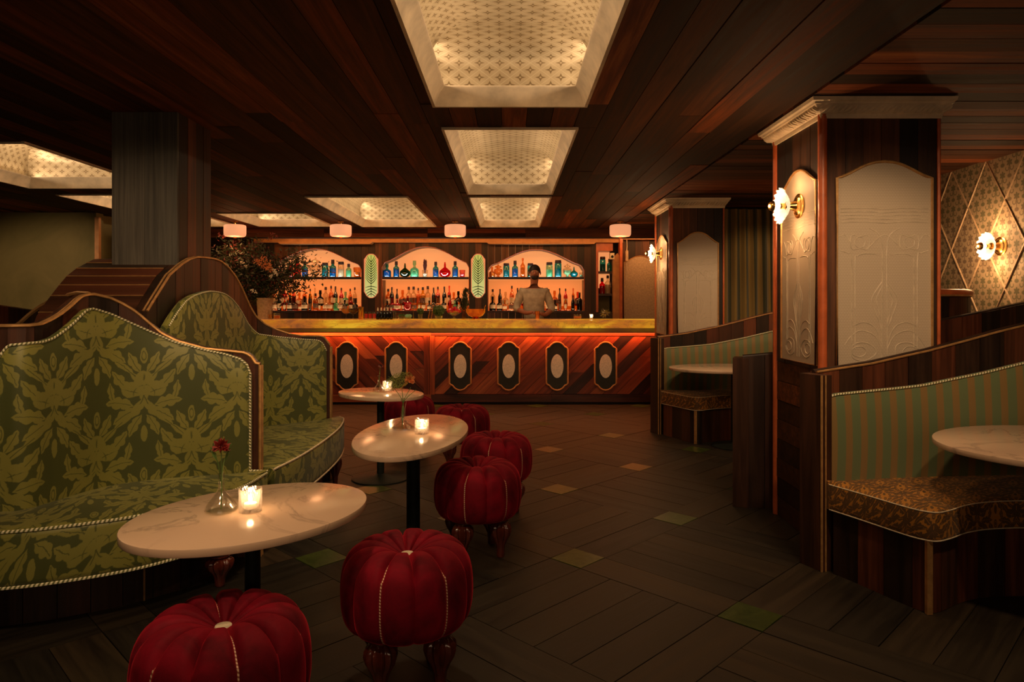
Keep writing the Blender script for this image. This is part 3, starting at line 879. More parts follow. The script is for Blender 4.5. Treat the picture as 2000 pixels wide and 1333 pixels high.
for a, b in xs_:
    win = next((w for w in WIN if w[0]-.1 <= a and b <= w[1]+.1), None)
    g = .12; d = R.uniform(0, .006)
    if win:
        n = 6; low = [(bx(a+g+(b-a-2*g)*k/n), H(arch_top(a+(b-a)*k/n, *win))) for k in range(n+1)]
        MB().prism(low + [(bx(b-g), 2.33), (bx(a+g), 2.33)], 11.30+d-.006, 11.335).build('plank', M['wood_z'], BB, False)
        MB().prism([(bx(a+g), 0), (bx(b-g), 0), (bx(b-g), 1.205), (bx(a+g), 1.205)], 11.30+d-.006, 11.335).build('plank', M['wood_z'], BB, False)
    else:
        MB().prism([(bx(a+g), 0), (bx(b-g), 0), (bx(b-g), 2.33), (bx(a+g), 2.33)], 11.30+d-.006, 11.335).build('plank', M['wood_z'], BB, False)
# cornice strips
MB().box(bx(500), bx(1215), 11.16, 11.32, 2.385, 2.43).build('cornice_board', M['orangewood'], BB, False)
MB().box(bx(500), bx(1215), 11.20, 11.32, 2.33, 2.385).build('cornice_board', M['orangewood'], BB, False)
for a, b in ((548, 732), (950, 1163)):
    MB().prism([(bx(a), 2.335), (bx(a+5), 2.30), (bx(b-5), 2.30), (bx(b), 2.335)], 11.12, 11.30).build('cornice_block', M['orangewood'], BB, False)
for a, b, ap in WIN:
    # lining of the recess
    l = MB(); pts = [(bx(a), LEDGE)] + [(bx(a+(b-a)*k/30), H(arch_top(a+(b-a)*k/30, a, b, ap))) for k in range(31)] + [(bx(b), LEDGE)]
    l.grid([[(x, 11.335, z) for x, z in pts], [(x, 11.64, z) for x, z in pts]])
    l.build('niche_lining', M['darkedge'], BB)
    MB().tube([(x, 11.296, z) for x, z in pts], .005, 5).build('arch_bead', M['trimred'], BB)
    MB().box(bx(a)-.02, bx(b)+.02, 11.64, 11.66, 1.0, SHY-.036).build('backlit_panel', M['backlit'], BB, False)
    MB().box(bx(a)-.02, bx(b)+.02, 11.64, 11.66, SHY-.036, 2.33).build('backlit_panel', M['backlit_hi'], BB, False)
    MB().box(bx(a), bx(b), 11.315, 11.64, SHY-.042, SHY-.002).build('shelf', M['darkedge'], BB, False)
    MB().box(bx(a), bx(b), 11.318, 11.33, SHY-.052, SHY-.042).build('shelf_edge_light', M['backlit_hi'], BB, False)
    MB().box(bx(a), bx(b), 11.29, 11.64, LEDGE-.03, LEDGE-.002).build('ledge', M['darkedge'], BB, False)
    MB().box(bx(a)+.01, bx(b)-.01, 11.50, 11.63, LEDGE, LEDGE+.075).build('bottle_step', M['g_amber'], BB, False)
# stained glass panels
def stained(cx):
    w, zt, zb = .222, H(497), H(582); ch = .055; c = bx(cx)
    pts = [(c-w/2, zb+ch+.045), (c-w*.30, zb+.028), (c-w*.12, zb), (c+w*.12, zb), (c+w*.28, zb+.02), (c+w/2, zb+ch+.03), (c+w/2, zt-ch-.03), (c+w*.28, zt-.02), (c+w*.12, zt), (c-w*.12, zt), (c-w*.28, zt-.02), (c-w/2, zt-ch-.03)]
    p = MB().prism(pts, 11.275, 11.295).build('stained_glass', M['glasspanel'], BB, False)
    MB().tube([(x, 11.272, z) for x, z in pts], .007, 5, closed=True).build('glass_frame', M['pinkframe'], p)
    r = MB(); r.tube([(c, 11.27, zb+.02), (c, 11.27, zt-.02)], .004, 5)
    for k in range(14):
        z = zb+.07+(zt-zb-.16)*k/14
        s = w*.43*(1-.45*max(0, (k-10)/4))
        for sg in (-1, 1):
            up = .11 if k > 3 else -.022*(4-k)
            r.tube([(c, 11.27, z), (c+sg*s*.5, 11.27, z+up*.35), (c+sg*s, 11.27, z+up*(1.0))], [.0065, .0055, .002], 4)
    r.build('leading', M['greenlead'], p)
def sglass():
    m, t, b = mat('backlit_pale_green_glass'); setc(b, (0.2,0.2,0.08), 0.3)
    tc = node(t, 'ShaderNodeTexCoord'); sp = node(t, 'ShaderNodeSeparateXYZ'); t.links.new(tc.outputs['Generated'], sp.inputs[0])
    x = xabs(X(sp.outputs[0])-0.5)*2; z = X(sp.outputs[2])
    edge = lt(0.98, x*0.85 + xabs(z-0.35)*0.75, 0.15)
    c = mix(t, edge, mix(t, z, (0.62,0.60,0.22), (0.40,0.47,0.08)), (0.80,0.24,0.10))
    t.links.new(c, b.inputs['Emission Color']); b.inputs['Emission Strength'].default_value = 0.85
    return m
M['glasspanel'] = sglass()
M['pinkframe'] = glow('backlit_pink_edge', (0.85,0.24,0.10), 0.6)
M['greenlead'] = plain('green_leading', (0.03,0.07,0.015), 0.5, nz=30)
stained(725.5); stained(934)
# right niche, posts and the arched wall panel beside it
MB().box(bx(1168), bx(1196), 11.62, 11.64, 1.60, 2.22).build('backlit_panel', M['backlit_hi'], BB, False)
MB().box(bx(1168), bx(1196), 11.62, 11.64, 1.1, 1.49).build('niche_back', M['greenwall'], BB, False)
for z in (H(530), H(574)): MB().box(bx(1168), bx(1197), 11.33, 11.63, z-.035, z).build('shelf', M['darkedge'], BB, False)
MB().box(bx(1168), bx(1197), 11.30, 11.63, 2.20, 2.33).build('niche_head', M['trimred'], BB, False)
MB().box(bx(1168), bx(1197), 11.30, 11.63, 1.0, 1.19).build('niche_base', M['darkedge'], BB, False)
MB().prism([(bx(1196), 0), (bx(1208), 0), (bx(1208), 2.12), (bx(1205), 2.16), (bx(1200), 2.12), (bx(1196), 2.05)], 11.22, 11.33).build('side_board', M['orangewood'], BB, False)
MB().box(bx(1208), bx(1213), 11.15, 11.33, 0, 2.40).build('post', M['trimred'], BB, False)
MB().box(bx(1164), bx(1168.5), 11.29, 11.6, 1.2, 2.33).build('post', M['trimred'], BB, False)
wb = plank_wall('wall_beside_bar', bx(1213), 3.72, 11.36, 11.60, 0, CEIL, .12, M['wood_z'])
MB().box(bx(1213), 2.6, 11.2, 11.36, 2.38, 2.455).build('cornice_board', M['orangewood'], wb, False)
pp = arch_pts(bx(1283)-bx(1219), 1.0, H(512), .10, x0=(bx(1283)+bx(1219))/2)
MB().prism(pp, 11.325, 11.348).build('arched_panel', M['beige'], wb, False)
MB().tube([(x, 11.322, z) for x, z in pp], .006, 5, closed=True).build('bead_moulding', M['orangewood'], wb)
# left of the bar
plank_wall('wall_behind_plant', -5.15, bx(500), 11.3, 11.45, 0, CEIL, .14, M['wood_z'])

# ------------------------------------------------------------------ bar counter
def clip(poly, x0, x1, z0, z1):
    for ax, lim, sg in ((0, x0, 1), (0, x1, -1), (1, z0, 1), (1, z1, -1)):
        out = []
        for i, p in enumerate(poly):
            q = poly[(i+1) % len(poly)]; a = sg*(p[ax]-lim); b = sg*(q[ax]-lim)
            if a >= 0: out.append(p)
            if (a >= 0) != (b >= 0): t = a/(a-b); out.append((p[0]+(q[0]-p[0])*t, p[1]+(q[1]-p[1])*t))
        poly = out
        if len(poly) < 3: return []
    return poly
BAR = thing('bar_counter', (-0.9, 9.2, 0), 'long bar with glowing onyx top and reddish chevron board front set with six oval plaques', 'bar')
BX0, BX1, BY = -4.3, 2.35, 9.20
MB().box(BX0, BX1, BY+.03, 9.95, 0, .97).build('carcass', M['shade_dark'], BAR, False)
MB().box(BX0-.05, BX1, 9.12, 10.02, 1.018, 1.12).build('onyx_top', M['onyx'], BAR, False)
MB().box(BX0-.05, BX1, 9.10, 9.24, .964, 1.017).build('onyx_apron', M['onyx_lip'], BAR, False)
def chev(x0, x1, sgn):
    w = .125; z0, z1 = .135, .905; k = -12
    step = w*math.sqrt(2)
    n = int((x1-x0+z1-z0)/step)+2
    for k in range(-1, n):
        a = x0 - (z1-z0) + k*step if sgn > 0 else x0 + k*step
        h = z1-z0; g = .0025
        if sgn > 0: p = [(a+g, z0), (a+step-g, z0), (a+step-g+h, z1), (a+g+h, z1)]
        else: p = [(a+g, z0), (a+step-g, z0), (a+step-g-h, z1), (a+g-h, z1)]
        # break each board once along its run
        cut = R.uniform(.25, .75)
        for lo, hi in ((0, cut), (cut, 1)):
            za, zb = z0+h*lo+.001, z0+h*hi-.001
            q = clip(p, x0, x1, za, zb)
            if len(q) >= 3:
                o = MB()
                # local frame with x along the board so the grain follows it
                d = R.uniform(0, .006); ang = PI/4*(1 if sgn > 0 else -1)
                ca, sa = math.cos(ang), math.sin(ang); cx = sum(v[0] for v in q)/len(q); cz = sum(v[1] for v in q)/len(q)
                loc = [((v[0]-cx)*ca+(v[1]-cz)*sa, -(v[0]-cx)*sa+(v[1]-cz)*ca) for v in q]
                o.prism(loc, -.028+d, 0)
                ob = o.build('chevron_board', M['bar'], None, False)
                ob.parent = BAR; ob.location = Vector((cx, BY+.03, cz))-OFF[BAR.name]; ob.rotation_euler = (0, -ang, 0)
chev(BX0, -1.145, -1); chev(-1.0, BX1, 1)
for a, b in ((-1.145, -1.075), (-1.070, -1.0)): MB().box(a, b, BY-.006, BY+.03, .13, .91).build('upright_board', M['bar_z'], BAR, False)
x = BX0
while x < BX1-.1:
    x1 = min(x+R.uniform(1.0, 1.9), BX1)
    MB().box(x+.001, x1-.001, BY-.004, BY+.03, .91, .965).build('head_rail', M['bar'], BAR, False)
    MB().box(x+.001, x1-.001, BY-.008, BY+.03, .03, .13).build('foot_rail', M['bar'], BAR, False)
    x = x1
def plaque_outline(w, h):
    q = [(w/2, -h*.36), (w/2, h*.36), (w*.44, h*.385), (w*.36, h*.40), (w*.26, h*.455), (w*.13, h*.49), (0, h*.50)]
    full = q + [(-a, b) for a, b in q[-2::-1]]
    return full + [(-w/2, -h*.36), (-w*.44, -h*.385), (-w*.36, -h*.40), (-w*.26, -h*.455), (-w*.13, -h*.49), (0, -h*.5), (w*.13, -h*.49), (w*.26, -h*.455), (w*.36, -h*.40), (w*.44, -h*.385)]
M['plaque'] = plain('dark_green_plaque', (0.022,0.018,0.010), 0.5, nz=12)
M['ovalm'] = plain('white_textured_oval', (0.80,0.68,0.52), 0.6, nz=90, bs=0.5) 
for cxp in (583, 678, 774, 899, 993.5, 1088, 1182.5):
    cx = (cxp-996)*9.2/1350; cz = H(715.5, 9.2)
    pl = plaque_outline(.285, .64)
    p = MB().prism([(cx+a, cz+b) for a, b in pl], BY-.016, BY).build('plaque', M['plaque'], BAR, False)
    MB().tube([(cx+a, BY-.016, cz+b) for a, b in pl], .011, 6, closed=True).build('plaque_frame', M['orangewood'], p)
    ov = [(cx+.083*math.cos(a), cz+.157*math.sin(a)) for a in [2*PI*k/32 for k in range(32)]]
    MB().prism(ov, BY-.026, BY-.014).build('oval', M['ovalm'], p, False)

# ------------------------------------------------------------------ banquettes
def V2(l): return [Vector((a, b)) for a, b in l]
def arclen(path):
    L = [0]
    for i in range(1, len(path)): L.append(L[-1]+(path[i]-path[i-1]).length)
    return L
def offs(path, d): return offset(path, d) if d else path
def wall_sweep(path, top, z0, thick, mat_, name, parent, round_=.022, puff=0.0, nz=6):
    """upright slab following a plan path; thickness goes behind (left of travel)"""
    L = arclen(path); N = len(path); rows = []; uvs = []
    for i, p in enumerate(path):
        a = path[max(i-1, 0)]; b = path[min(i+1, N-1)]; t = (b-a).normalized(); nrm = Vector((-t.y, t.x))
        zt = top(p); sec = []
        for k in range(nz+1):
            z = z0+(zt-round_-z0)*k/nz; e = min(1, min(L[i], L[-1]-L[i])/.05); sec.append((-puff*math.sin(PI*min(max(k/nz, .0), 1))*e, z))
        sec += [(round_*.3, zt-round_*.3), (round_, zt), (thick-round_, zt), (thick-round_*.3, zt-round_*.3), (thick, zt-round_), (thick, z0)]
        d = [z0]
        for k in range(1, len(sec)): d.append(d[-1]+math.hypot(sec[k][0]-sec[k-1][0], sec[k][1]-sec[k-1][1]))
        rows.append([(p.x+nrm.x*o, p.y+nrm.y*o, z) for o, z in sec]); uvs.append([(L[i], q) for q in d])
    m = MB().grid(rows, uvs=uvs); n = len(rows[0])
    m.face(list(range(n)), [(q[1], q[1]) for q in uvs[0]]); m.face([(N-1)*n+k for k in range(n)], [(q[1], q[1]) for q in uvs[0]])
    return m.build(name, mat_, parent)
def plank_run(path, top, z0, thick, w, mat_, parent, name='plank', gap=.0016):
    L = arclen(path); n = max(1, round(L[-1]/w)); fine = resample([p.to_3d() for p in path], n*4+1)
    fine = [Vector((p.x, p.y)) for p in fine]
    for k in range(n):
        seg = fine[k*4:k*4+5]; d = R.uniform(0, .004)
        rows = []
        for i, p in enumerate(seg):
            a = seg[max(i-1, 0)]; b = seg[min(i+1, 4)]; t = (b-a).normalized(); nr = Vector((-t.y, t.x))
            q = p + t*(gap if i == 0 else (-gap if i == 4 else 0)); zt = top(p)
            zb = z0(p) if callable(z0) else z0
            rows.append([(q.x+nr.x*d, q.y+nr.y*d, zb), (q.x+nr.x*d, q.y+nr.y*d, zt), (q.x+nr.x*thick, q.y+nr.y*thick, zt), (q.x+nr.x*thick, q.y+nr.y*thick, zb)])
        MB().grid(rows, closed=True, cap=True).build(name, mat_, parent, False)
def edge_tube(path, zf, off, r, mat_, name, parent, n=6):
    P = offset(path, off)
    MB().tube([(q.x, q.y, zf(p)) for p, q in zip(path, P)], r, n).build(name, mat_, parent)
def seat_sweep(A, B, z0, z1, mat_, name, parent, n=40, rd=.03):
    A = resample([p.to_3d() for p in A], n); B = resample([p.to_3d() for p in B], n); rows = []; uvs = []; L = 0
    for i in range(n):
        a, b = Vector((A[i].x, A[i].y)), Vector((B[i].x, B[i].y)); w = max((b-a).length, .02); u = (b-a).normalized() if (b-a).length > 1e-4 else Vector((0,-1))
        if i: L += (B[i]-B[i-1]).length
        r = min(rd, w*.4); sec = [(0, z0+.001)]; sec += [(0, z1-.01)] + [(w*k/6, z1 + .006*math.sin(PI*k/6) - .01*(1-min(1, k/2))) for k in range(6)]
        for k in range(0, 5): q = PI/2*k/4; sec.append((w-r+r*math.sin(q), z1-r+r*math.cos(q)))
        for k in range(0, 5): q = PI/2*k/4; sec.append((w-r+r*math.cos(q), z0+r-r*math.sin(q)))
        d = [0]
        for k in range(1, len(sec)): d.append(d[-1]+math.hypot(sec[k][0]-sec[k-1][0], sec[k][1]-sec[k-1][1]))
        rows.append([(a.x+u.x*o, a.y+u.y*o, z) for o, z in sec]); uvs.append([(L, -q) for q in d] + [(L, -d[-1]-w)])
    m = MB().grid(rows, closed=True, uvs=uvs); k = len(rows[0])
    m.face(list(range(k)), [(q[1], q[1]) for q in uvs[0][:k]]); m.face([(n-1)*k+j for j in range(k)], [(q[1], q[1]) for q in uvs[0][:k]])
    return m.build(name, mat_, parent)
def smooth2(pts, n=8): return [Vector((p.x, p.y)) for p in catmull([Vector((a, b, 0)) for a, b in pts], n)]
def pxtop(tab):
    return lambda p: 1.35+(592-interp(tab, 996+p.x*1350/p.y))*p.y/1350

def foot(name, parent, x, y, h, r):
    prof = [(r*.36, 0), (r*.42, h*.04), (r*.40, h*.12), (r*.48, h*.3), (r*.66, h*.45), (r*.92, h*.58), (r*1.04, h*.70), (r*1.0, h*.80), (r*.78, h*.88), (r*.6, h*.91), (r*.8, h*.95), (r*.8, h)]
    rows = MB(); rr = []
    for q, z in prof:
        fl = .10 if .3*h < z < .9*h else 0
        rr.append([(x+q*(1+fl*math.cos(12*a))*math.cos(a), y+q*(1+fl*math.cos(12*a))*math.sin(a), z) for a in [2*PI*k/72 for k in range(72)]])
    return rows.grid(rr, closed=True, cap=True).build(name, M['foot'], parent)

# nearest green banquette
B1 = thing('banquette', (-1.9, 3.2, 0), 'green damask banquette with curved back and wavy wooden top, nearest the camera on the left', 'sofa')
up1 = smooth2([(-2.18,2.95),(-2.09,3.0),(-2.05,3.14),(-1.97,3.36),(-1.83,3.48),(-1.69,3.54),(-1.50,3.59),(-1.36,3.62)])
T1u = [(-5,700),(3,690),(8,680),(18,673),(60,669),(85,667),(105,660),(130,643),(150,626),(168,606),(180,601),(195,605),(220,613),(250,627),(290,645),(340,667),(400,683),(440,691),(470,701),(482,712),(488,730)]
tu1 = pxtop(T1u)
wall_sweep(up1, tu1, .43, .055, M['damask'], 'backrest', B1, puff=.012)
edge_tube(up1, lambda p: tu1(p)-.004, .004, .0055, M['rope'], 'top_piping', B1)
for i in (0, -1):
    p = up1[i]; MB().tube([(p.x, p.y-.004, .45), (p.x, p.y-.004, tu1(p)-.01)], .0055, 6).build('side_piping', M['rope'], B1)
sh1 = smooth2([(-2.80,3.03),(-2.45,3.04),(-2.25,3.06),(-2.15,3.12),(-2.11,3.22),(-2.03,3.42),(-1.87,3.545),(-1.70,3.605),(-1.50,3.65),(-1.335,3.685)])
T1w = [(-300,640),(0,638),(60,637),(82,634),(100,626),(120,614),(140,598),(155,583),(166,577),(185,576),(215,583),(245,597),(268,612),(290,631),(315,652),(345,667),(400,682),(440,686),(478,690),(490,697),(500,712)]
tw1 = pxtop(T1w)
plank_run(sh1, tw1, 0, .07, .13, M['booth'], B1, 'back_board')
edge_tube(sh1, lambda p: tw1(p)+.002, .0, .008, M['gold'], 'gold_edge', B1)
edge_tube(sh1, lambda p: tw1(p)+.002, .022, .006, M['gold'], 'gold_edge', B1)
edge_tube(sh1, lambda p: tw1(p)-.002, .045, .012, M['booth'], 'cap_rail', B1, 8)
pe = sh1[-1]
for dx, dy, mm, r in ((0.004,-.004,'gold',.009), (.006,.022,'gold',.007)):
    MB().tube([(pe.x+dx, pe.y+dy, .0), (pe.x+dx, pe.y+dy, tw1(pe)-.005)], r, 8).build('gold_edge', M[mm], B1)
rear = smooth2([(-2.85,3.92),(-2.62,3.86),(-2.40,3.74),(-2.17,3.56)])
tr1 = pxtop([(0,655),(38,632),(60,612),(80,598),(100,588),(125,579),(150,573),(185,575)])
plank_run(rear, tr1, 0, .05, .12, M['booth'], B1, 'rear_board')
edge_tube(rear, tr1, 0, .012, M['gold'], 'gold_edge', B1)
fr1 = smooth2([(-2.75,2.66),(-2.3,2.64),(-1.975,2.68),(-1.76,2.76),(-1.545,2.895),(-1.385,3.10),(-1.29,3.36),(-1.27,3.62)], 6)
bk1 = smooth2([(-2.75,3.0),(-2.45,3.0),(-2.18,2.97),(-2.09,3.02),(-1.97,3.38),(-1.69,3.56),(-1.50,3.61),(-1.30,3.66)], 6)
seat_sweep(bk1, fr1, .235, .465, M['damask'], 'seat_cushion', B1, 60)
edge_tube(fr1, lambda p: .458, .004, .0065, M['rope'], 'seat_piping', B1)
edge_tube(fr1, lambda p: .238, .006, .0065, M['rope'], 'seat_piping', B1)
MB().tube([(-1.36,3.63,.468), (-1.275,3.64,.464)], .006, 6).build('seat_piping', M['rope'], B1)
bs1 = smooth2([(-2.9,2.84),(-2.5,2.83),(-2.12,2.88),(-1.86,2.99),(-1.62,3.17),(-1.50,3.34),(-1.44,3.6)], 6)
plank_run(bs1, lambda p: .24, 0, .05, .125, M['booth'], B1, 'base_board')
for k in (1.25, .72): 
    fn = resample([p.to_3d() for p in bs1], 50); q = fn[int(49*k/1.75)]
    MB().tube([(q.x, q.y-.004, .0), (q.x, q.y-.004, .235)], .0045, 6).build('gold_strip', M['gold'], B1)
foot('foot', B1, -1.385, 3.30, .15, .058)
MB().lathe([(.045,.149),(.045,.236)], 16, (-1.385,3.30,0)).build('foot_block', M['booth'], B1)
# fluted foot and frame of second banquette
B2 = thing('banquette', (-1.6, 4.5, 0), 'green damask banquette under a tall arched wooden back, second from the camera on the left', 'sofa')
sh2 = V2([(-1.90,3.62)]) + smooth2([(-1.90,3.62),(-1.90,4.1),(-1.90,4.6),(-1.90,4.93),(-1.87,5.07),(-1.76,5.15),(-1.58,5.22),(-1.376,5.29)], 10)[1:]
T2w = [(270,630),(283,616),(306,578),(331,538),(355,517),(371,507),(385,503),(401,504),(418,506),(432,511),(447,524),(461,542),(472,562),(482,585),(490,602),(500,619),(518,634),(540,645),(565,653),(590,657),(626,657),(636,661),(643,675)]
tw2 = pxtop(T2w)
plank_run(sh2, tw2, 0, .07, .105, M['booth'], B2, 'back_board')
edge_tube(sh2, lambda p: tw2(p)+.002, .0, .007, M['gold'], 'gold_edge', B2)
edge_tube(sh2, lambda p: tw2(p)+.002, .022, .006, M['gold'], 'gold_edge', B2)
pe = sh2[-1]
for dx, dy, r in ((.004,-.004,.009), (.006,.022,.007)):
    MB().tube([(pe.x+dx, pe.y+dy, 0), (pe.x+dx, pe.y+dy, tw2(pe)-.01)], r, 8).build('gold_edge', M['gold'], B2)
up2 = smooth2([(-1.84,3.74),(-1.84,4.2),(-1.84,4.7),(-1.82,4.93),(-1.73,5.05),(-1.58,5.12),(-1.38,5.20)], 9)
T2u = [(300,690),(326,646),(342,618),(355,599),(367,585),(382,576),(396,571),(410,568),(425,569),(437,572),(446,576),(457,586),(468,600),(477,615),(486,632),(495,643),(506,652),(540,657),(590,662),(622,664),(630,668),(637,684)]
tu2 = pxtop(T2u)
wall_sweep(up2, tu2, .43, .055, M['damask'], 'backrest', B2, puff=.012)
edge_tube(up2, lambda p: tu2(p)-.004, .004, .005, M['rope'], 'top_piping', B2)
fr2 = smooth2([(-1.26,3.70),(-1.215,4.05),(-1.20,4.5),(-1.215,4.95),(-1.27,5.30),(-1.33,5.42)], 8)
seat_sweep(up2, fr2, .235, .465, M['damask'], 'seat_cushion', B2, 50)
edge_tube(fr2, lambda p: .458, .004, .006, M['thinpipe'], 'seat_piping', B2)
edge_tube(fr2, lambda p: .238, .006, .006, M['thinpipe'], 'seat_piping', B2)
bs2 = smooth2([(-1.42,3.75),(-1.38,4.1),(-1.37,4.6),(-1.38,5.0),(-1.42,5.28)], 6)
plank_run(bs2, lambda p: .24, 0, .05, .125, M['booth'], B2, 'base_board')
for y_ in (4.05, 5.1): foot('foot', B2, -1.29, y_, .235, .045)
# barrel-shaped boarded hood behind the arched back
HD = thing('barrel_hood', (-2.2, 4.3, 0), 'barrel-shaped wooden hood of level boards with thin gold joints between banquettes', 'hood')
prof = [(3.58,1.22),(3.62,1.30)]
for x_, y_ in ((306,578),(316,561),(331,538),(345,524),(355,517),(371,506.5)):
    s_ = (x_-996)/-1.9; prof.append((1350/s_, 1.35+(592-y_)/s_))
prof += [(4.25,1.622),(4.45,1.625),(4.65,1.605),(4.78,1.56),(4.88,1.49),(4.97,1.40)]
jt = [1.22, 1.30, 1.389, 1.448, 1.499, 1.547, 1.583]
pl = []
for h_ in jt:
    for (a, b) in zip(prof[:-1], prof[1:]):
        if a[1] <= h_ <= b[1]+1e-6: t_ = (h_-a[1])/(b[1]-a[1]) if b[1] != a[1] else 0; pl.append((a[0]+(b[0]-a[0])*t_, h_)); break
pl += [q for q in prof if q[0] > pl[-1][0]+.05]
XL, XR = -2.47, -1.972
for a, b in zip(pl[:-1], pl[1:]):
    t_ = Vector((b[0]-a[0], b[1]-a[1])).normalized(); g = .003
    a2 = (a[0]+t_.x*g, a[1]+t_.y*g); b2 = (b[0]-t_.x*g, b[1]-t_.y*g); n_ = (-t_.y*.02, t_.x*.02)
    m = MB(); m.v = [(XL,a2[0],a2[1]),(XR,a2[0],a2[1]),(XR,b2[0],b2[1]),(XL,b2[0],b2[1])] + [(XL,a2[0]-n_[0],a2[1]-n_[1]),(XR,a2[0]-n_[0],a2[1]-n_[1]),(XR,b2[0]-n_[0],b2[1]-n_[1]),(XL,b2[0]-n_[0],b2[1]-n_[1])]
    for q in ((0,1,2,3),(7,6,5,4),(0,4,5,1),(1,5,6,2),(2,6,7,3),(3,7,4,0)): m.face(q)
    m.build('board', M['booth_x'], HD, False)
for a in pl[1:7]: MB().tube([(XL,a[0]-.001,a[1]+.001),(XR,a[0]-.001,a[1]+.001)], .0030, 5).build('gold_joint', M['gold'], HD)
sd = MB(); pr = [(y_, z_-.02) for y_, z_ in prof]
b0 = 0; sd.v = [(XL+.01, y_, z_) for y_, z_ in pr] + [(XL+.01, 4.97, 0), (XL+.01, 3.58, 0)]; sd.v += [(XL-.01, v[1], v[2]) for v in sd.v]
n = len(pr)+2; sd.face(range(n)); sd.face([n+k for k in range(n)][::-1])
for k in range(n): j = (k+1) % n; sd.face([k, n+k, n+j, j])
sd.build('side_panel', M['booth'], HD, False)
# low dark partition far left
PT = thing('low_partition', (-5.2, 6.2, 0), 'low dark wooden partition in front of the olive plaster wall, far left', 'partition')
for k in range(14):
    x0 = -5.9+k*.14; z_ = 1.34-.0*k
    zt = lambda q: interp([(-6,1.42),(-4.6,1.33),(-4.15,1.26),(-3.9,1.18)], q)
    MB().prism([(x0+.001, 0), (x0+.139, 0), (x0+.139, zt(x0+.14)), (x0+.001, zt(x0))], 6.2, 6.28).build('board', M['booth'], PT, False)

# right-hand booths
def booth(label, loc, f, flip=False, full=True, back_visible=False):
    t = thing('booth_seat', loc, label, 'booth')
    sgn = -1 if flip else 1
    def P(pts, n=8): return smooth2([f(a, b) for a, b in pts], n)
    inv = lambda p: p.x - f(0, 0)[0]
    cap = lambda p: interp([(1.5,.983),(1.9,1.03),(2.23,1.095),(2.45,1.15),(2.62,1.195),(2.79,1.235),(3.3,1.33),(3.7,1.38)], inv(p))
    upt = lambda p: interp([(1.59,.80),(1.602,.85),(1.62,.876),(1.66,.886),(2.0,.908),(2.16,.922),(2.5,.985),(2.79,1.053),(3.3,1.16),(3.7,1.22)], inv(p))
    face = P([(1.595,3.50),(1.80,3.545),(2.05,3.59),(2.44,3.63),(2.9,3.64),(3.3,3.56),(3.62,3.35)])
    if flip: pass
    sh = offset(face, .062*sgn)
    if flip:
        # travel direction is kept but the back lies on the other side
        face_r = [p for p in face][::-1]; sh_r = sh[::-1]
    else: face_r, sh_r = face, sh
    wall_sweep(face_r, upt, .40, .055, M['stripe'], 'backrest', t, puff=.015)
    edge_tube(face_r, lambda p: upt(p)-.003, .003, .0055, M['rope'], 'top_piping', t)
    e = face[0]; MB().tube([(e.x-.002, e.y-.006*sgn, .45), (e.x-.002, e.y-.006*sgn, .80), (e.x+.01, e.y-.006*sgn, .865)], .0055, 6).build('side_piping', M['rope'], t)
    plank_run(sh_r, cap, 0, .055, .135, M['booth'], t, 'back_board')
    edge_tube(sh_r, lambda p: cap(p)+.001, 0, .006, M['gold'], 'gold_edge', t)
    edge_tube(sh_r, lambda p: cap(p)-.001, .030, .014, M['booth_x'], 'cap_rail', t, 8)
    # end post
    A, B_ = f(1.507, 3.595), f(1.563, 3.465); C_, D_ = f(1.625, 3.49), f(1.60, 3.64)
    MB().slab([A, B_, C_, D_], 0, .985).build('end_post', M['booth'], t, False)
    MB().tube([(B_[0], B_[1], 0), (B_[0], B_[1], .985)], .006, 6).build('gold_edge', M['gold'], t)
    MB().tube([(B_[0]+.022, B_[1]+.004*sgn, 0), (B_[0]+.022, B_[1]+.004*sgn, .985)], .0045, 6).build('gold_edge', M['gold'], t)
    frp = [(1.585,3.435),(1.66,3.27),(1.745,3.07),(1.79,3.00),(1.84,2.975),(1.92,3.01),(2.05,3.09),(2.2,3.14),(2.42,3.15),(2.7,3.08),(2.95,3.0)]
    fp = P(frp, 6); bp = P([(1.59,3.50),(1.80,3.55),(2.05,3.595),(2.44,3.635),(2.9,3.645),(3.3,3.56)], 6)
    if flip: fp, bp = fp[::-1], bp[::-1]
    seat_sweep(bp, fp, .32, .452, M['orange'], 'seat_cushion', t, 60, .018)
    edge_tube(fp, lambda p: .446, .002, .0028, M['thinpipe'], 'seat_piping', t)
    edge_tube(fp, lambda p: .322, .003, .0028, M['thinpipe'], 'seat_piping', t)
    bsp = offset(fp, .025)
    plank_run(bsp, lambda p: .32, 0, .04, .14, M['booth'], t, 'base_board')
    q = f(1.815, 2.995); MB().box(q[0]-.011, q[0]+.013, q[1]-.008, q[1]+.012, 0, .318).build('gold_corner_strip', M['gold'], t, False)
    return t
booth('striped sage and gold booth bench with rust seat, nearest on the right', (2.4, 3.4, 0), lambda a, b: (a, b))
booth('striped sage and gold booth bench with rust seat, farther one beside the bar', (2.36, 7.0, 0), lambda a, b: (a-.04, b+3.62))
booth('booth bench seen from behind as dark plank panel, beyond the nearest panelled pillar', (2.3, 4.8, 0), lambda a, b: (a-.03, 8.18-b), flip=True)

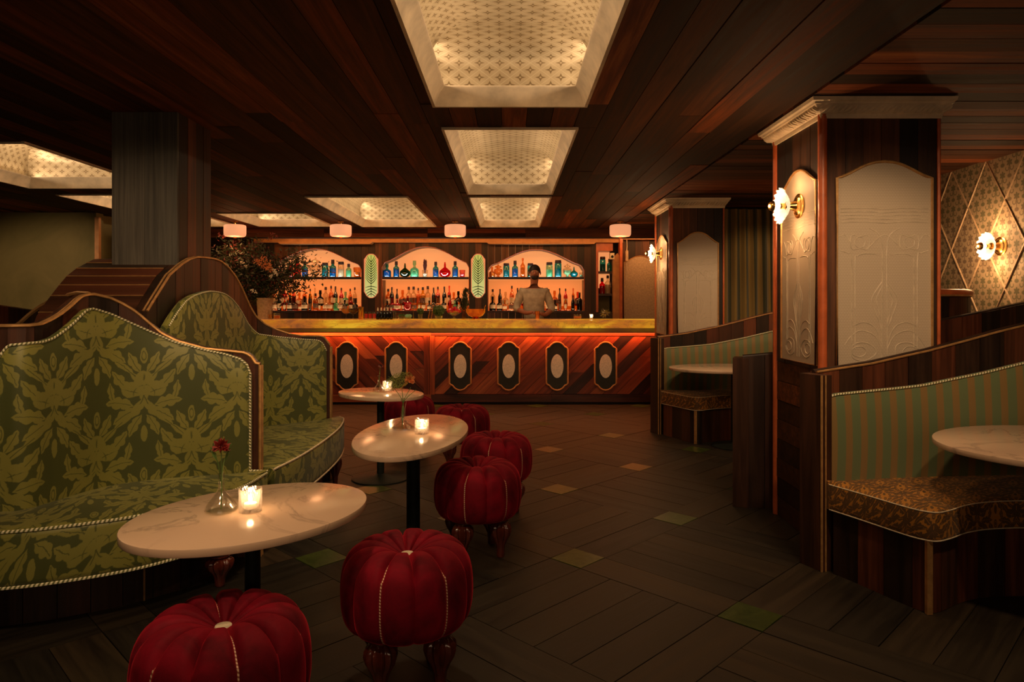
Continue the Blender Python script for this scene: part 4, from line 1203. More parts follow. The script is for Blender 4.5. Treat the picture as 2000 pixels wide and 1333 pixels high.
# ------------------------------------------------------------------ tables
def oval_table(loc, a, b, th, h, post, label, dx=0, dy=0):
    t = thing('oval_table', loc, label, 'table', None)
    n = 64; rows = []
    for ins, z in ((.006, h-.026), (.001, h-.025), (0, h-.023), (0, h-.003), (.001, h-.001), (.004, h)):
        rows.append([(loc[0]+(a-ins)*math.cos(q)*math.cos(th)-(b-ins)*math.sin(q)*math.sin(th), loc[1]+(a-ins)*math.cos(q)*math.sin(th)+(b-ins)*math.sin(q)*math.cos(th), z) for q in [2*PI*k/n for k in range(n)]])
    MB().grid(rows, closed=True, cap=True).build('marble_top', M['marble'], t)
    x, y = loc[0]+dx, loc[1]+dy
    MB().lathe([(post, .02), (post, h-.027)], 24, (x, y, 0)).build('post', M['black'], t)
    MB().lathe([(.11, h-.036), (.11, h-.026)], 20, (x, y, 0)).build('top_plate', M['black'], t)
    MB().lathe([(.22, 0), (.22, .008), (.19, .018), (.05, .028), (post, .04)], 32, (x, y, 0)).build('base_disc', M['black'], t)
    return t
oval_table((-.854, 2.294, 0), .40, .312, .844, .66, .025, 'oval white marble table on black post, nearest the camera beside the green banquette')
oval_table((-.516, 3.689, 0), .597, .285, 1.507, .66, .036, 'long oval white marble table with mossy flower vase, middle one of the left row')
oval_table((-.995, 5.319, 0), .273, .382, .883, .66, .028, 'oval white marble table farthest from the camera, in front of the bar')
oval_table((2.53, 3.06, 0), .60, .50, 0.1, .72, .04, 'oval white marble table in the nearest right-hand booth, cut by the frame edge', dx=.12, dy=-.2)
oval_table((2.12, 6.75, 0), .56, .42, 0.0, .72, .04, 'oval white marble table inside the farther right-hand booth', dy=-.25)

# ------------------------------------------------------------------ pumpkin poufs
def make_pouf(label):
    t = thing('pumpkin_pouf', (0,0,0), label, 'pouf', 'red velvet pumpkin poufs by the tables')
    prof = [(.05,.205),(.14,.200),(.195,.208),(.222,.235),(.234,.28),(.237,.33),(.234,.38),(.224,.425),(.203,.46),(.17,.483),(.13,.490),(.09,.483),(.055,.466),(.028,.450),(.008,.445)]
    prof = catmull([Vector((a, b, 0)) for a, b in prof], 3); NT = 144; NL = 12
    rows = []
    for i, p in enumerate(prof):
        r, z = p.x, p.y; k = min(1, i/6)*1.0
        row = []
        for j in range(NT):
            a = 2*PI*j/NT; s = abs(math.sin(NL*a/2)); gr = (1-s)**3
            top = max(0, min(1, (z-.40)/.06)) * (1 if r < .22 else .5)
            rr = r*(1-.065*gr*k); zz = z-.030*gr*top
            row.append((rr*math.cos(a), rr*math.sin(a), zz))
        rows.append(row)
    MB().grid(rows, closed=True, cap=True).build('cushion', M['velvet'], t)
    for q in range(0, NL, 2):
        a = 2*PI*q/NL; pts = []
        for i, p in enumerate(prof):
            if i < 5: continue
            z = p.y; top = max(0, min(1, (z-.40)/.06))*(1 if p.x < .22 else .5)
            pts.append(((p.x*.935+.001)*math.cos(a), (p.x*.935+.001)*math.sin(a), z-.030*top+.001))
        MB().tube(pts, .0036, 5).build('seam_piping', M['stitch'], t)
    MB().lathe([(.004,.452),(.022,.450),(.024,.446),(.016,.438)][::-1], 16).build('button', M['thinpipe'], t)
    for k in range(4):
        a = PI/4+k*PI/2; foot('leg', t, .145*math.cos(a), .145*math.sin(a), .205, .052)
    return t
pf = make_pouf('red velvet pumpkin pouf nearest the camera, cut by the bottom of the frame')
pf.location = (-.80, 1.93, 0); pf.rotation_euler = (0, 0, .03)
for (x, y, rz, lab) in ((-.37, 2.49, .262, 'red velvet pumpkin pouf standing right of the nearest marble table'),
        (-.175, 3.75, .262, 'red velvet pumpkin pouf right of the middle marble table, before another one'),
        (-.09, 4.53, .32, 'red velvet pumpkin pouf tucked behind the one beside the middle table'),
        (-.40, 5.77, .05, 'red velvet pumpkin pouf half hidden behind the middle marble table'),
        (-.925, 6.34, .5, 'dark red pumpkin pouf behind the farthest marble table, before the bar')):
    dup(pf, (x, y, 0), rz, label=lab)

# ------------------------------------------------------------------ lamps
def sconce(loc, facing, power, label):
    """facing: unit vector the lamp points along"""
    t = thing('wall_sconce', loc, label, 'wall lamp')
    fx = facing   # -1: towards -x
    def lx(prof, m, name, n=24, flute=0, nf=16, c=(0,0,0), cap=True, parent=t):
        b = MB().lathe([(r, fx*z) for r, z in prof], n, (loc[0]+c[0], loc[1]+c[1], loc[2]+c[2]), flute, nf, axis='x', cap=cap); return b.build(name, m, parent)
    lx([(.072,0),(.072,.006),(.062,.012),(.055,.012),(.048,.020),(.03,.024),(.024,.045),(.020,.06),(.026,.064),(.026,.075)], M['brass'], 'back_plate')
    sh = MB(); rows = []
    for r, z in ((.028,.070),(.040,.072),(.060,.082),(.080,.100),(.098,.112),(.102,.114)):
        k = (r/.1)**2
        rows.append([(loc[0]+fx*(z+.005*k*math.cos(16*a)), loc[1]+r*(1+.028*k*math.cos(16*a))*math.cos(a), loc[2]+r*(1+.028*k*math.cos(16*a))*math.sin(a)) for a in [2*PI*j/84 for j in range(84)]])
    sh.grid(rows, closed=True); so = sh.build('fluted_glass_shade', M['opal'], t)
    md = so.modifiers.new('t', 'SOLIDIFY'); md.thickness = .004
    lx([(.014,.075),(.017,.09),(.017,.105),(.012,.112)], M['brass'], 'socket', 16)
    b = lx([(.010,.112),(.022,.125),(.030,.142),(.030,.150)], M['bulb'], 'bulb', 16)
    lx([(.031,.150),(.027,.166),(.016,.176),(.004,.180)], M['brass'], 'mirrored_bulb_tip', 16)
    light('POINT', 'sconce_light', (fx*.20, 0, .0), power, (1.0,.55,.24), .02, parent=t)
    for dz in (-.135, .125): light('POINT', 'sconce_light', (fx*.085, 0, dz), power*.22, (1.0,.55,.24), .035, parent=t)
    return t
sconce((1.686, 4.03, 1.915), -1, 5.5, 'brass wall lamp with frilled white glass shade on the nearest pillar')
sconce((1.686, 7.70, 1.90), -1, 5.5, 'brass wall lamp with frilled white glass shade on the pillar beside the bar')
sconce((3.72, 5.24, 1.78), -1, 10, 'brass wall lamp with frilled white glass shade on the patterned wallpaper')

def drum(x, lab):
    Y = 9.35; X_ = (x-996)*Y/1350
    t = thing('ceiling_lamp', (X_, Y, CEIL), lab, 'ceiling lamp', 'drum lamps above the bar')
    n = 72; rows = []
    for r, z in ((.06,-.048),(.120,-.050),(.136,-.056),(.142,-.072),(.142,-.165),(.138,-.190),(.124,-.205),(.06,-.212)):
        rows.append([(X_+r*(1+.012*math.cos(36*a))*math.cos(a), Y+r*(1+.012*math.cos(36*a))*math.sin(a), CEIL+z) for a in [2*PI*j/n for j in range(n)]])
    MB().grid(rows, closed=True, cap=True).build('fluted_shade', M['drum'], t)
    MB().lathe([(.045,-.012),(.045,0)], 20, (X_, Y, CEIL)).build('ceiling_rose', M['brass'], t)
    MB().lathe([(.012,-.05),(.012,-.01)], 12, (X_, Y, CEIL)).build('stem', M['brass'], t)
    MB().lathe([(.02,-.222),(.024,-.212)], 12, (X_, Y, CEIL)).build('finial', M['trimred'], t)
    light('POINT', 'drum_light', (0, 0, -.30), 5.5, (1.0,.42,.16), .1, parent=t)
drum(459, 'lit fluted drum ceiling lamp above the tall plant, leftmost of four')
drum(665.5, 'lit fluted drum ceiling lamp between the two left-hand coffers, second from left')
drum(889, 'lit fluted drum ceiling lamp in the middle above the bar, third from left')
drum(1211.5, 'lit fluted drum ceiling lamp near the pillar at the bar end, rightmost of four')

# candles
def candle(x, y, z, r, h, power, label, cat='candle'):
    t = thing('candle_holder', (x, y, z), label, cat, 'candles in cut glass on the tables' if r > .02 else None)
    rows = []; n = 40
    for k in range(7):
        zz = z+.002+h*k/6
        rows.append([(x+r*(1+.035*math.cos(10*a+k*PI))*math.cos(a), y+r*(1+.035*math.cos(10*a+k*PI))*math.sin(a), zz) for a in [2*PI*j/n for j in range(n)]])
    for rr, zz in ((r*.86, z+h), (r*.80, z+h*.5), (r*.70, z+h*.16), (r*.2, z+h*.13)):
        rows.append([(x+rr*math.cos(a), y+rr*math.sin(a), zz) for a in [2*PI*j/n for j in range(n)]])
    MB().grid(rows, closed=True, cap=True).build('cut_glass', M['cutglass'], t, smooth=False)
    MB().lathe([(r*.55, h*.15), (r*.57, h*.38), (r*.5, h*.40)], 16, (x, y, z)).build('wax', M['wax'], t)
    MB().lathe([(.001, h*.42), (r*.14, h*.46), (r*.20, h*.54), (r*.11, h*.66), (.001, h*.82)], 10, (x, y, z)).build('flame', M['flame'], t)
    light('POINT', 'candle_light', (0, 0, h*.80), power*.75, (1.0,.60,.28), .008, parent=t)
candle(-.858, 2.285, .66, .036, .075, 1.1, 'lit candle in cut glass on the nearest marble table')
candle(-.464, 3.64, .66, .036, .078, 1.1, 'lit candle in cut glass on the middle marble table')
candle(-.945, 5.33, .66, .036, .085, 1.0, 'lit candle in cut glass on the farthest marble table')

def vase(x, y, z, prof, label):
    t = thing('bud_vase', (x, y, z), label, 'vase')
    inner = [(max(r-.003, .001), zz+.003) for r, zz in prof]
    MB().lathe(prof + inner[::-1], 32, (x, y, z)).build('glass', M['clear'], t)
    return t
def stems(t, lines, r=.0018):
    m = MB()
    for l in lines: m.tube(catmull([Vector(p) for p in l], 4), r, 5)
    return m.build('stems', M['leafgreen'], t)
P1 = [(.003,0),(.046,.001),(.053,.008),(.050,.020),(.034,.040),(.018,.062),(.010,.080),(.009,.100),(.011,.127)]
vase(-.954, 2.285, .66, P1, 'conical glass bud vase holding a red flower on the nearest table')
def blossom(name, c, r, mat_, label, stem_to, k=46, spike=1.0, seed=1):
    rr = random.Random(seed)
    t = thing(name, (c[0], c[1], c[2]), label, 'flower')
    m = MB()
    for i in range(k):
        u = rr.random(); ph = rr.uniform(0, 2*PI); th = math.acos(1-1.5*u)
        d = Vector((math.sin(th)*math.cos(ph), math.sin(th)*math.sin(ph), math.cos(th)))
        s = d.orthogonal().normalized()*r*.16*spike; e = Vector(c)+d*r*rr.uniform(.85, 1.1); b_ = Vector(c)+d*r*.15; md = (e+b_)/2
        q = len(m.v); m.v += [tuple(b_), tuple(md+s), tuple(e), tuple(md-s)]; m.face([q, q+1, q+2, q+3])
    m.ball(c, r*.35, 8, 5)
    m.build('petals', mat_, t)
    stems(t, stem_to)
    return t
c1 = (-.955, 2.285, .66+.212)
f1 = blossom('cut_flower', c1, .032, M['petal_red'], 'single red spiky flower in the vase on the nearest table',
    [[(c1[0], c1[1], .668), (c1[0]+.002, c1[1], .76), c1], [(c1[0]+.002, c1[1], .75), (c1[0]+.008, c1[1], .82), (c1[0]+.034, c1[1], .885)], [(c1[0]-.002, c1[1], .76), (c1[0]-.01, c1[1], .82), (c1[0]-.034, c1[1], .872)]], 90)
lm = MB()
for s_, dz in ((1, .885), (-1, .872)):
    q = len(lm.v); lm.v += [(c1[0]+s_*.012, c1[1], .825), (c1[0]+s_*.026, c1[1]-.006, .845), (c1[0]+s_*.036, c1[1], dz+.004), (c1[0]+s_*.018, c1[1]+.006, .85)]; lm.face([q, q+1, q+2, q+3])
lm.build('leaves', M['leafgreen'], f1)
P2 = [(.003,0),(.060,.001),(.066,.006),(.055,.015),(.032,.028),(.018,.048),(.012,.075),(.009,.12),(.011,.165)]
vase(-.586, 3.787, .66, P2, 'flat-based glass vase with a thin neck on the middle table')
c2 = (-.575, 3.787, .66+.255)
f2 = blossom('cut_flower', (c2[0]+.028, c2[1]-.01, c2[2]+.01), .035, M['petal_orange'], 'small bouquet of mossy green and orange flowers in the middle table vase',
    [[(-.590,3.787,.668),(-.585,3.787,.80),(c2[0]+a, c2[1], c2[2]-.03+b)] for a, b in ((-.06,.0),(-.02,.02),(.03,.0),(.06,-.01))], 80, seed=3)
mo = MB(); r3 = random.Random(5)
for i in range(900):
    a = r3.uniform(0, 2*PI); q = math.sqrt(r3.random()); cx_ = c2[0]-.035+.075*q*math.cos(a); cz_ = c2[2]+.01+.042*q*math.sin(a)+ .25*(cx_-c2[0]+.035)
    cy_ = c2[1]+r3.uniform(-.04, .04); d = Vector((r3.uniform(-1,1), r3.uniform(-1,1), r3.uniform(-1,1))).normalized()*.012; s = d.orthogonal().normalized()*.0012
    b_ = Vector((cx_, cy_, cz_)); k = len(mo.v); mo.v += [tuple(b_-s), tuple(b_+s), tuple(b_+d)]; mo.face([k, k+1, k+2])
tag(mo.build('mossy_foliage', M['moss'], f2, fix=False), kind='stuff')
vase(-1.01, 5.33, .66, P1, 'conical glass bud vase on the farthest marble table')
c3 = (-1.0, 5.33, .66+.20)
blossom('cut_flower', c3, .022, M['petal_burg'], 'single dark faded flower in the vase on the farthest table', [[(-1.01,5.33,.668),(-1.008,5.33,.76),c3]], 40, seed=8)

# ------------------------------------------------------------------ curtain, curved ledge, small wall items
ct = MB(); n = 140; rows = []; uv = []
for z in (0.02, 1.2, 2.44):
    rows.append([(2.30+1.40*k/n, 8.02+.028*math.sin(k*.55)+.012*math.sin(k*.23+z), z) for k in range(n+1)]); uv.append([(k*.0105+.01*math.sin(z*2+k*.05), z) for k in range(n+1)])
tag(ct.grid(rows, uvs=uv).build('curtain', M['curtain'], None, fix=False), 'olive and dark striped curtain hanging between the farther pillar and the corner', 'curtain')
struct('wall_side', MB().box(2.28, 3.72, 8.10, 8.2, 0, CEIL), M['shade_dark'])
CL = thing('curved_ledge', (3.3, 4.95, 0), 'curved dark wood booth end with rounded reddish cap in front of the patterned wallpaper', 'ledge')
cp = smooth2([(2.75,4.62),(3.02,4.66),(3.20,4.80),(3.27,5.02),(3.22,5.3)], 8)
plank_run(cp, lambda p: 1.40, 0, .05, .10, M['booth'], CL, 'board')
MB().tube([(p.x, p.y+.02, 1.415) for p in cp], .030, 10).build('cap_rail', M['trimred'], CL)
MB().tube([(p.x, p.y-.012, 1.40) for p in cp], .007, 6).build('gold_edge', M['gold'], CL)
wp = thing('hanging_cable', (bx(1223), 11.2, 2.33), 'pale cable and small box hanging from the cornice beside the rightmost drum lamp', 'cable')
x_ = bx(1223)
MB().tube([(x_, 11.25, 2.40), (x_+.006, 11.25, 2.28), (x_-.004, 11.25, 2.1), (x_+.01, 11.28, 1.9), (x_, 11.3, 1.72)], .006, 6).build('cord', M['cream'], wp)
MB().box(x_-.022, x_+.022, 11.22, 11.27, 2.03, 2.20).build('adapter_box', M['beige'], wp)
cmr = thing('security_camera', (bx(1194), 11.2, 2.12), 'small pale box camera mounted at the head of the narrow side niche', 'camera')
MB().box(bx(1194)-.035, bx(1194)+.035, 11.2, 11.29, 2.06, 2.16).build('housing', M['cream'], cmr)
MB().lathe([(.018,0),(.022,.012),(.01,.014)], 14, (bx(1194), 11.2, 2.10), axis='y').build('lens', M['black'], cmr)

# ------------------------------------------------------------------ bottles
def liquid(name, col, em=0.0):
    m, t, b = mat(name); setc(b, col, 0.3)
    b.inputs['Emission Color'].default_value = (*col, 1); b.inputs['Emission Strength'].default_value = em
    out = [n for n in t.nodes if n.type == 'OUTPUT_MATERIAL'][0]
    tl = node(t, 'ShaderNodeBsdfTranslucent'); tl.inputs[0].default_value = (*col, 1)
    mx = node(t, 'ShaderNodeMixShader'); mx.inputs[0].default_value = 0.6
    t.links.new(b.outputs[0], mx.inputs[1]); t.links.new(tl.outputs[0], mx.inputs[2]); t.links.new(mx.outputs[0], out.inputs[0])
    return m
LQ = {'blue': (0.01,0.30,0.75), 'teal': (0.03,0.55,0.50), 'palegreen': (0.40,0.75,0.50), 'green': (0.06,0.14,0.02), 'red': (0.80,0.01,0.05), 'amber': (0.80,0.40,0.10),
      'clear': (0.80,0.70,0.55), 'brown': (0.10,0.03,0.015), 'dark': (0.02,0.014,0.012), 'pink': (0.85,0.25,0.25), 'orange': (0.75,0.20,0.05), 'yellow': (0.7,0.45,0.06)}
for k, c in LQ.items(): M['l_'+k] = liquid(k+'_liquid', c)
SHAPE = {
 'tall': ([(.17,0),(.19,.02),(.19,.56),(.17,.62),(.075,.70),(.07,.84),(.08,.85)], (.08,.84,1.0)),
 'gin': ([(.18,0),(.20,.02),(.20,.55),(.18,.62),(.09,.68),(.085,.76)], (.10,.76,1.0)),
 'wine': ([(.13,0),(.145,.02),(.145,.55),(.10,.66),(.05,.74),(.05,.90)], (.055,.86,1.0)),
 'slim': ([(.10,0),(.11,.02),(.11,.60),(.06,.70),(.04,.76),(.04,.90)], (.05,.89,1.0)),
 'jar': ([(.20,0),(.22,.02),(.22,.76),(.20,.80),(.19,.83)], (.20,.82,1.0)),
 'round': ([(.12,0),(.30,.06),(.40,.25),(.36,.42),(.20,.56),(.08,.66),(.065,.88)], (.05,.88,1.0)),
 'squat': ([(.26,0),(.29,.03),(.29,.42),(.22,.52),(.09,.60),(.08,.74)], (.11,.74,1.0)),
 'urn': ([(.22,0),(.08,.06),(.10,.14),(.30,.30),(.33,.50),(.30,.62),(.12,.68),(.14,.72),(.26,.74),(.24,.84),(.05,.92)], (.05,.92,1.0)),
 'pot': ([(.30,0),(.32,.04),(.40,.9),(.38,1.0)], None),
}
PROTO = {}
def bottle(shape, col, h, x, y, z, label, group, rf=1.0, liq=None, lab=None, half=0.5):
    key = (shape, col, liq, lab, half)
    if key not in PROTO:
        t = thing('bottle', (0,0,0), label, 'bottle', group)
        prof, cap_ = SHAPE[shape]
        MB().lathe(prof, 16).build('glass', M['g_'+col], t)
        if liq:
            p2 = [(r*.86, max(zz, .02)) for r, zz in prof if zz < half]; rr = p2[-1][0]; MB().lathe(p2+[(rr, half)], 14).build('liquid', M['l_'+liq], t)
        if cap_: MB().lathe([(cap_[0], cap_[1]), (cap_[0]*1.05, cap_[1]+.02), (cap_[0]*.95, cap_[2])], 12).build('stopper', M['cap'] if shape in ('tall','gin','jar','wine') else M['g_'+col], t)
        if lab: rl = max(r for r, zz in prof if zz < .5)*1.015; MB().lathe([(rl, .16), (rl, .42)], 16, cap=False).build('label', M[lab], t)
        PROTO[key] = t
        t.location = (x, y, z); t.scale = (h*rf, h*rf, h); t.rotation_euler = (0, 0, R.uniform(0, 3)); return t
    t = dup(PROTO[key], (x, y, z), R.uniform(0, 3), (h*rf, h*rf, h), label, group)
    return t
NTH = ['first','second','third','fourth','fifth','sixth','seventh','eighth','ninth','tenth','eleventh','twelfth','thirteenth','fourteenth','fifteenth','sixteenth','seventeenth','eighteenth']
AR = ['left','middle','right']
UP = [
 [(567,27,'jar','red','red','red jar'),(581,35,'gin','red','red','red square bottle'),(595.5,31,'gin','teal','blue','blue-green bottle with dark cap'),(616,38,'urn','clear',None,'large clear glass urn'),
  (635,28,'jar','teal','teal','teal jar with dark lid'),(650,34,'gin','teal','blue','bright blue bottle with tall cap'),(666,30,'jar','clear','clear','clear jar with brown lid'),(681,26,'gin','palegreen','palegreen','small pale green bottle'),(698,19,'pot','amber','amber','amber glass bowl')],
 [(756,26,'squat','teal','blue','squat blue bottle'),(774,31,'gin','teal','blue','blue bottle with brown cap'),(791,27,'round','green','green','round dark green flask'),(809.5,32,'squat','palegreen','palegreen','pale aqua decanter'),
  (830,14,'pot','clear','clear','clear bowl holding a dried brown bunch'),(851,30,'gin','teal','blue','blue bottle right of the dried bunch'),(869,29,'round','red','red','red gourd-shaped bottle'),(889,31,'gin','teal','blue','blue bottle near the right end'),(903,14,'pot','pink','pink','small pink pot')],
 [(961,20,'squat','amber','amber','amber decanter in the corner'),(973,25,'urn','amber',None,'small amber footed decanter'),(989,27,'jar','teal','teal','teal jar beside amber decanter'),(1006,32,'gin','teal','blue','teal bottle with dark cap'),(1021,37,'slim','amber','amber','tall narrow amber bottle'),
  (1036,27,'jar','teal','green','dark teal jar behind the bartender'),(1073,29,'jar','palegreen','palegreen','pale aqua jar right of the bartender'),(1090,33,'jar','teal','teal','large teal jar with dark lid'),(1108,26,'urn','clear','palegreen','small footed cruet'),(1121,20,'round','teal','teal','round turquoise flask'),(1135,9,'pot','clear','palegreen','low clear dish')]]
for wi, row in enumerate(UP):
    for x, hp, shp, gl_, lq, lab in row:
        Y = 11.43; h = hp*Y/1350; s = 1.0
        if shp == 'jar': s = 1.0
        if shp == 'slim': s = 1.2
        if shp == 'round': s = .95
        bottle(shp, gl_, h, bx(x, Y), Y, SHY, lab+', upper shelf of the '+AR[wi]+' arch', 'bottles on the upper bar shelves', s*(1.05 if hp < 30 else .95), lq, half=.5 if shp != 'round' else .4)
db = thing('dried_bunch', (bx(830, 11.43), 11.43, SHY+.09), 'dark dried brown bunch standing in a clear bowl under the middle arch', 'dried flowers')
m = MB(); rr = random.Random(4)
for k in range(60):
    a = rr.uniform(0, 6.28); q = rr.uniform(0, .035); m.tube([(bx(830,11.43)+q*.2*math.cos(a), 11.43+q*.2*math.sin(a), SHY+.06), (bx(830,11.43)+q*math.cos(a), 11.43+q*math.sin(a), SHY+rr.uniform(.2,.30))], .004, 4)
tag(m.build('twigs', M['petal_burg'], db, False), kind='stuff')
rr = random.Random(21)
LOW = [(530, 700), (752, 912), (958, 1136)]
COLS = ['amber','amber','brown','amber','clear','dark','dark','amber','clear','dark','red','red','amber','dark','clear','amber','palegreen','yellow']
COLS2 = ['brown','clear','amber','clear','amber','dark','amber','dark','dark','clear','brown','yellow','dark']
for wi, (a, b) in enumerate(LOW):
    for row in (0, 1):                      # 0 back row on the step, 1 front row
        n = [17, 16, 15][wi]; lbl = ['back','front'][row]
        cols = COLS if (wi+row) % 2 == 0 else COLS2
        for k in range(n):
            x = a+(b-a)*(k+.5)/n + rr.uniform(-2, 2)
            col = cols[(k*5+row*3+wi*2) % len(cols)]
            shp = rr.choice(['wine','tall','slim','squat','wine','tall'] if row == 0 else ['tall','squat','wine','slim','squat'])
            if wi == 0 and row == 1 and k == 12: col, shp = 'palegreen', 'squat'
            if wi == 1 and row == 1 and k in (2, 4): col, shp = 'red', 'round'
            h = rr.uniform(.28, .34) if row == 0 else rr.uniform(.20, .30)
            if shp == 'squat': h *= .8
            if shp == 'round': h *= .85
            Y = 11.56 if row == 0 else 11.395
            z = LEDGE+(.076 if row == 0 else 0)
            lq = col if col not in ('clear',) else None
            bottle(shp, col if col != 'brown' else 'orange', h, bx(x, Y), Y, z,
                   '%s %s bottle, %s from the left in the %s lower row of the %s arch' % (col, {'tall':'square','gin':'square','wine':'wine-shaped','slim':'slim','squat':'squat','round':'round'}[shp], NTH[k], lbl, AR[wi]),
                   'bottles in the lower niches of the back bar', .78, lq, 'label_paper' if rr.random() < .55 else ('label_dark' if rr.random() < .5 else None), half=.55)
for x, z, hp, shp, gl_, lq, lab in ((1177,H(530),29,'jar','teal','teal','teal jar on top shelf of the narrow side niche'),(1190,H(530),25,'gin','teal','palegreen','green bottle on top shelf of the narrow side niche'),
        (1176,H(574),31,'gin','red','orange','red-orange bottle on lower shelf of the narrow side niche'),(1187,H(574),36,'tall','clear','clear','clear bottle on lower shelf of the narrow side niche')):
    bottle(shp, gl_, hp*11.45/1350, bx(x, 11.45), 11.45, z, lab, 'bottles in the side niche', .9, lq)
for xc in ((523+706)/2, (746+916)/2, (953+1141)/2):
    light('AREA', 'shelf_light', (bx(xc), 11.345, SHY+.012), 3.2, (0.75,0.92,1.0), 1.45, .012, (PI+math.radians(-25), 0, 0))
    light('AREA', 'shelf_light', (bx(xc), 11.34, SHY-.06), 4.5, (1.0,0.45,0.18), 1.4, .015, (math.radians(12), 0, 0))
    light('AREA', 'shelf_light', (bx(xc), 11.325, LEDGE+.006), .8, (1.0,0.6,0.3), 1.45, .012, (PI+math.radians(-25), 0, 0))

# ------------------------------------------------------------------ things on the bar
BT = 1.121
def at(x, Y): return bx(x, Y)
def goblet(x, Y, R_, col, lab):
    X_ = at(x, Y); t = thing('wine_glass', (X_, Y, BT), lab, 'glass')
    k = R_
    MB().lathe([(.035,0),(.033,.004),(.006,.008),(.004,.05),(.006,.07),(k*.5,.08),(k*.9,.105),(k,.135),(k*.9,.175),(k*.86,.178),(k*.96,.135),(k*.85,.108),(.01,.084)], 20, (X_, Y, BT)).build('bowl', M['clear'], t)
    MB().lathe([(k*.45,.084),(k*.82,.108),(k*.93,.135),(k*.90,.148)], 18, (X_, Y, BT)).build('drink', M['l_'+col], t)
goblet(676, 9.75, .070, 'amber', 'balloon wine glass with amber drink standing on the bar, left one')
goblet(690, 9.72, .070, 'brown', 'balloon wine glass with dark red drink standing on the bar, right one')
def tumbler(x, Y, r, h, col, lab, name='tumbler', fill=.6, cat='glass', mt='clear'):
    X_ = at(x, Y); t = thing(name, (X_, Y, BT), lab, cat)
    MB().lathe([(r*.85,0),(r,.01),(r*1.05,h),(r*.98,h),(r*.9,.012)], 18, (X_, Y, BT)).build('glass', M[mt], t)
    if col: MB().lathe([(r*.84,.012),(r*.92,h*fill)], 16, (X_, Y, BT)).build('contents', M['l_'+col], t)
    return t
tumbler(522, 9.7, .075, .13, 'amber', 'amber glass jar with glowing contents at the left end of the bar', 'glass_jar', .5)
tumbler(541, 9.62, .05, .09, 'orange', 'small low amber glass beside the glowing jar on the bar')
SH = thing('cocktail_shaker', (at(705,9.7), 9.7, BT), 'tall metal mixing cup between the wine glasses and red drinks', 'shaker')
MB().lathe([(.030,0),(.034,.01),(.042,.17),(.038,.172)], 20, (at(705,9.7), 9.7, BT)).build('cup', M['brass'], SH)
for i, x in enumerate((715, 723, 731)): tumbler(x, 9.6, .026, .105, 'red', 'glass of bright red cherries on the bar, %s of three' % NTH[i], fill=.75)
for i, x in enumerate((738, 744.5, 751, 757.5, 764)):
    X_ = at(x, 9.6); t = thing('bitters_bottle', (X_, 9.6, BT), 'small dark dropper bottle on the bar, %s of five beside the cherries' % NTH[i], 'bottle', 'dropper bottles on the bar')
    MB().lathe([(.020,0),(.022,.01),(.022,.085),(.010,.105),(.009,.125)], 14, (X_, 9.6, BT)).build('glass', M['g_dark'], t); MB().lathe([(.011,.12),(.011,.14),(.004,.165)], 10, (X_, 9.6, BT)).build('dropper', M['cream'], t)
tumbler(771, 9.5, .022, .13, None, 'tall thin clear mixing glass on the bar beside the dropper bottles')
def bowl_fruit(x, Y, r, fruit, col, n, lab, fl):
    X_ = at(x, Y); t = thing('fruit_bowl', (X_, Y, BT), lab, 'bowl')
    MB().lathe([(r*.5,0),(r*.8,.015),(r,.055),(r*.97,.056),(r*.75,.02)], 20, (X_, Y, BT)).build('bowl', M['clear'], t)
    rr = random.Random(int(x))
    for k in range(n):
        a = 2*PI*k/n; q = r*.45 if n > 1 else 0
        f = thing('lime' if 'lime' in lab else 'lemon', (X_+q*math.cos(a), Y+q*math.sin(a), BT+.05), fl % NTH[k], 'fruit', fruit)
        MB().ball((X_+q*math.cos(a), Y+q*math.sin(a), BT+.05), .026, 12, 8, (1.15,1,1)).build('peel', M['l_'+col], f)
        MB().lathe([(.006,0),(.003,.004)], 8, (X_+q*math.cos(a)+.028, Y+q*math.sin(a), BT+.05), axis='x').build('tip', M['leafgreen'], f)
bowl_fruit(784, 9.45, .055, 'limes in the bowls on the bar', 'green', 3, 'clear bowl of limes on the bar, left one', 'green lime in left bowl on the bar, %s one')
bowl_fruit(797, 9.42, .050, 'limes in the bowls on the bar', 'palegreen', 3, 'clear bowl of cut limes on the bar, right one', 'pale cut lime in right bowl on the bar, %s one')
def herbs(x, Y, r, h, potr, lab, potm='clear', col='leafgreen', n=420, base=0.08):
    X_ = at(x, Y); t = thing('herb_pot', (X_, Y, BT), lab, 'herbs')
    MB().lathe([(potr*.8,0),(potr,base),(potr*.95,base),(potr*.7,.01)], 18, (X_, Y, BT)).build('pot', M[potm], t)
    m = MB(); rr = random.Random(int(x)*3)
    for k in range(n):
        d = Vector((rr.gauss(0,1), rr.gauss(0,1), rr.gauss(0,1))).normalized()*rr.random()**.4
        c = Vector((X_+d.x*r, Y+d.y*r, BT+base+h*.5+d.z*h*.5)); u = Vector((rr.uniform(-1,1), rr.uniform(-1,1), rr.uniform(-1,1))).normalized(); v = u.orthogonal().normalized()
        q = len(m.v); L = .016; m.v += [tuple(c-u*L), tuple(c+v*L*.5), tuple(c+u*L), tuple(c-v*L*.5)]; m.face([q,q+1,q+2,q+3])
    tag(m.build('leaves', M[col], t, fix=False), kind='stuff')
    return t
herbs(821, 9.7, .045, .09, .035, 'small bunch of green herbs in a cup on the bar', n=220, base=.07)
herbs(857, 9.6, .085, .15, .06, 'bushy green herb bunch in glass on the bar before the middle arch', n=600, base=.05)
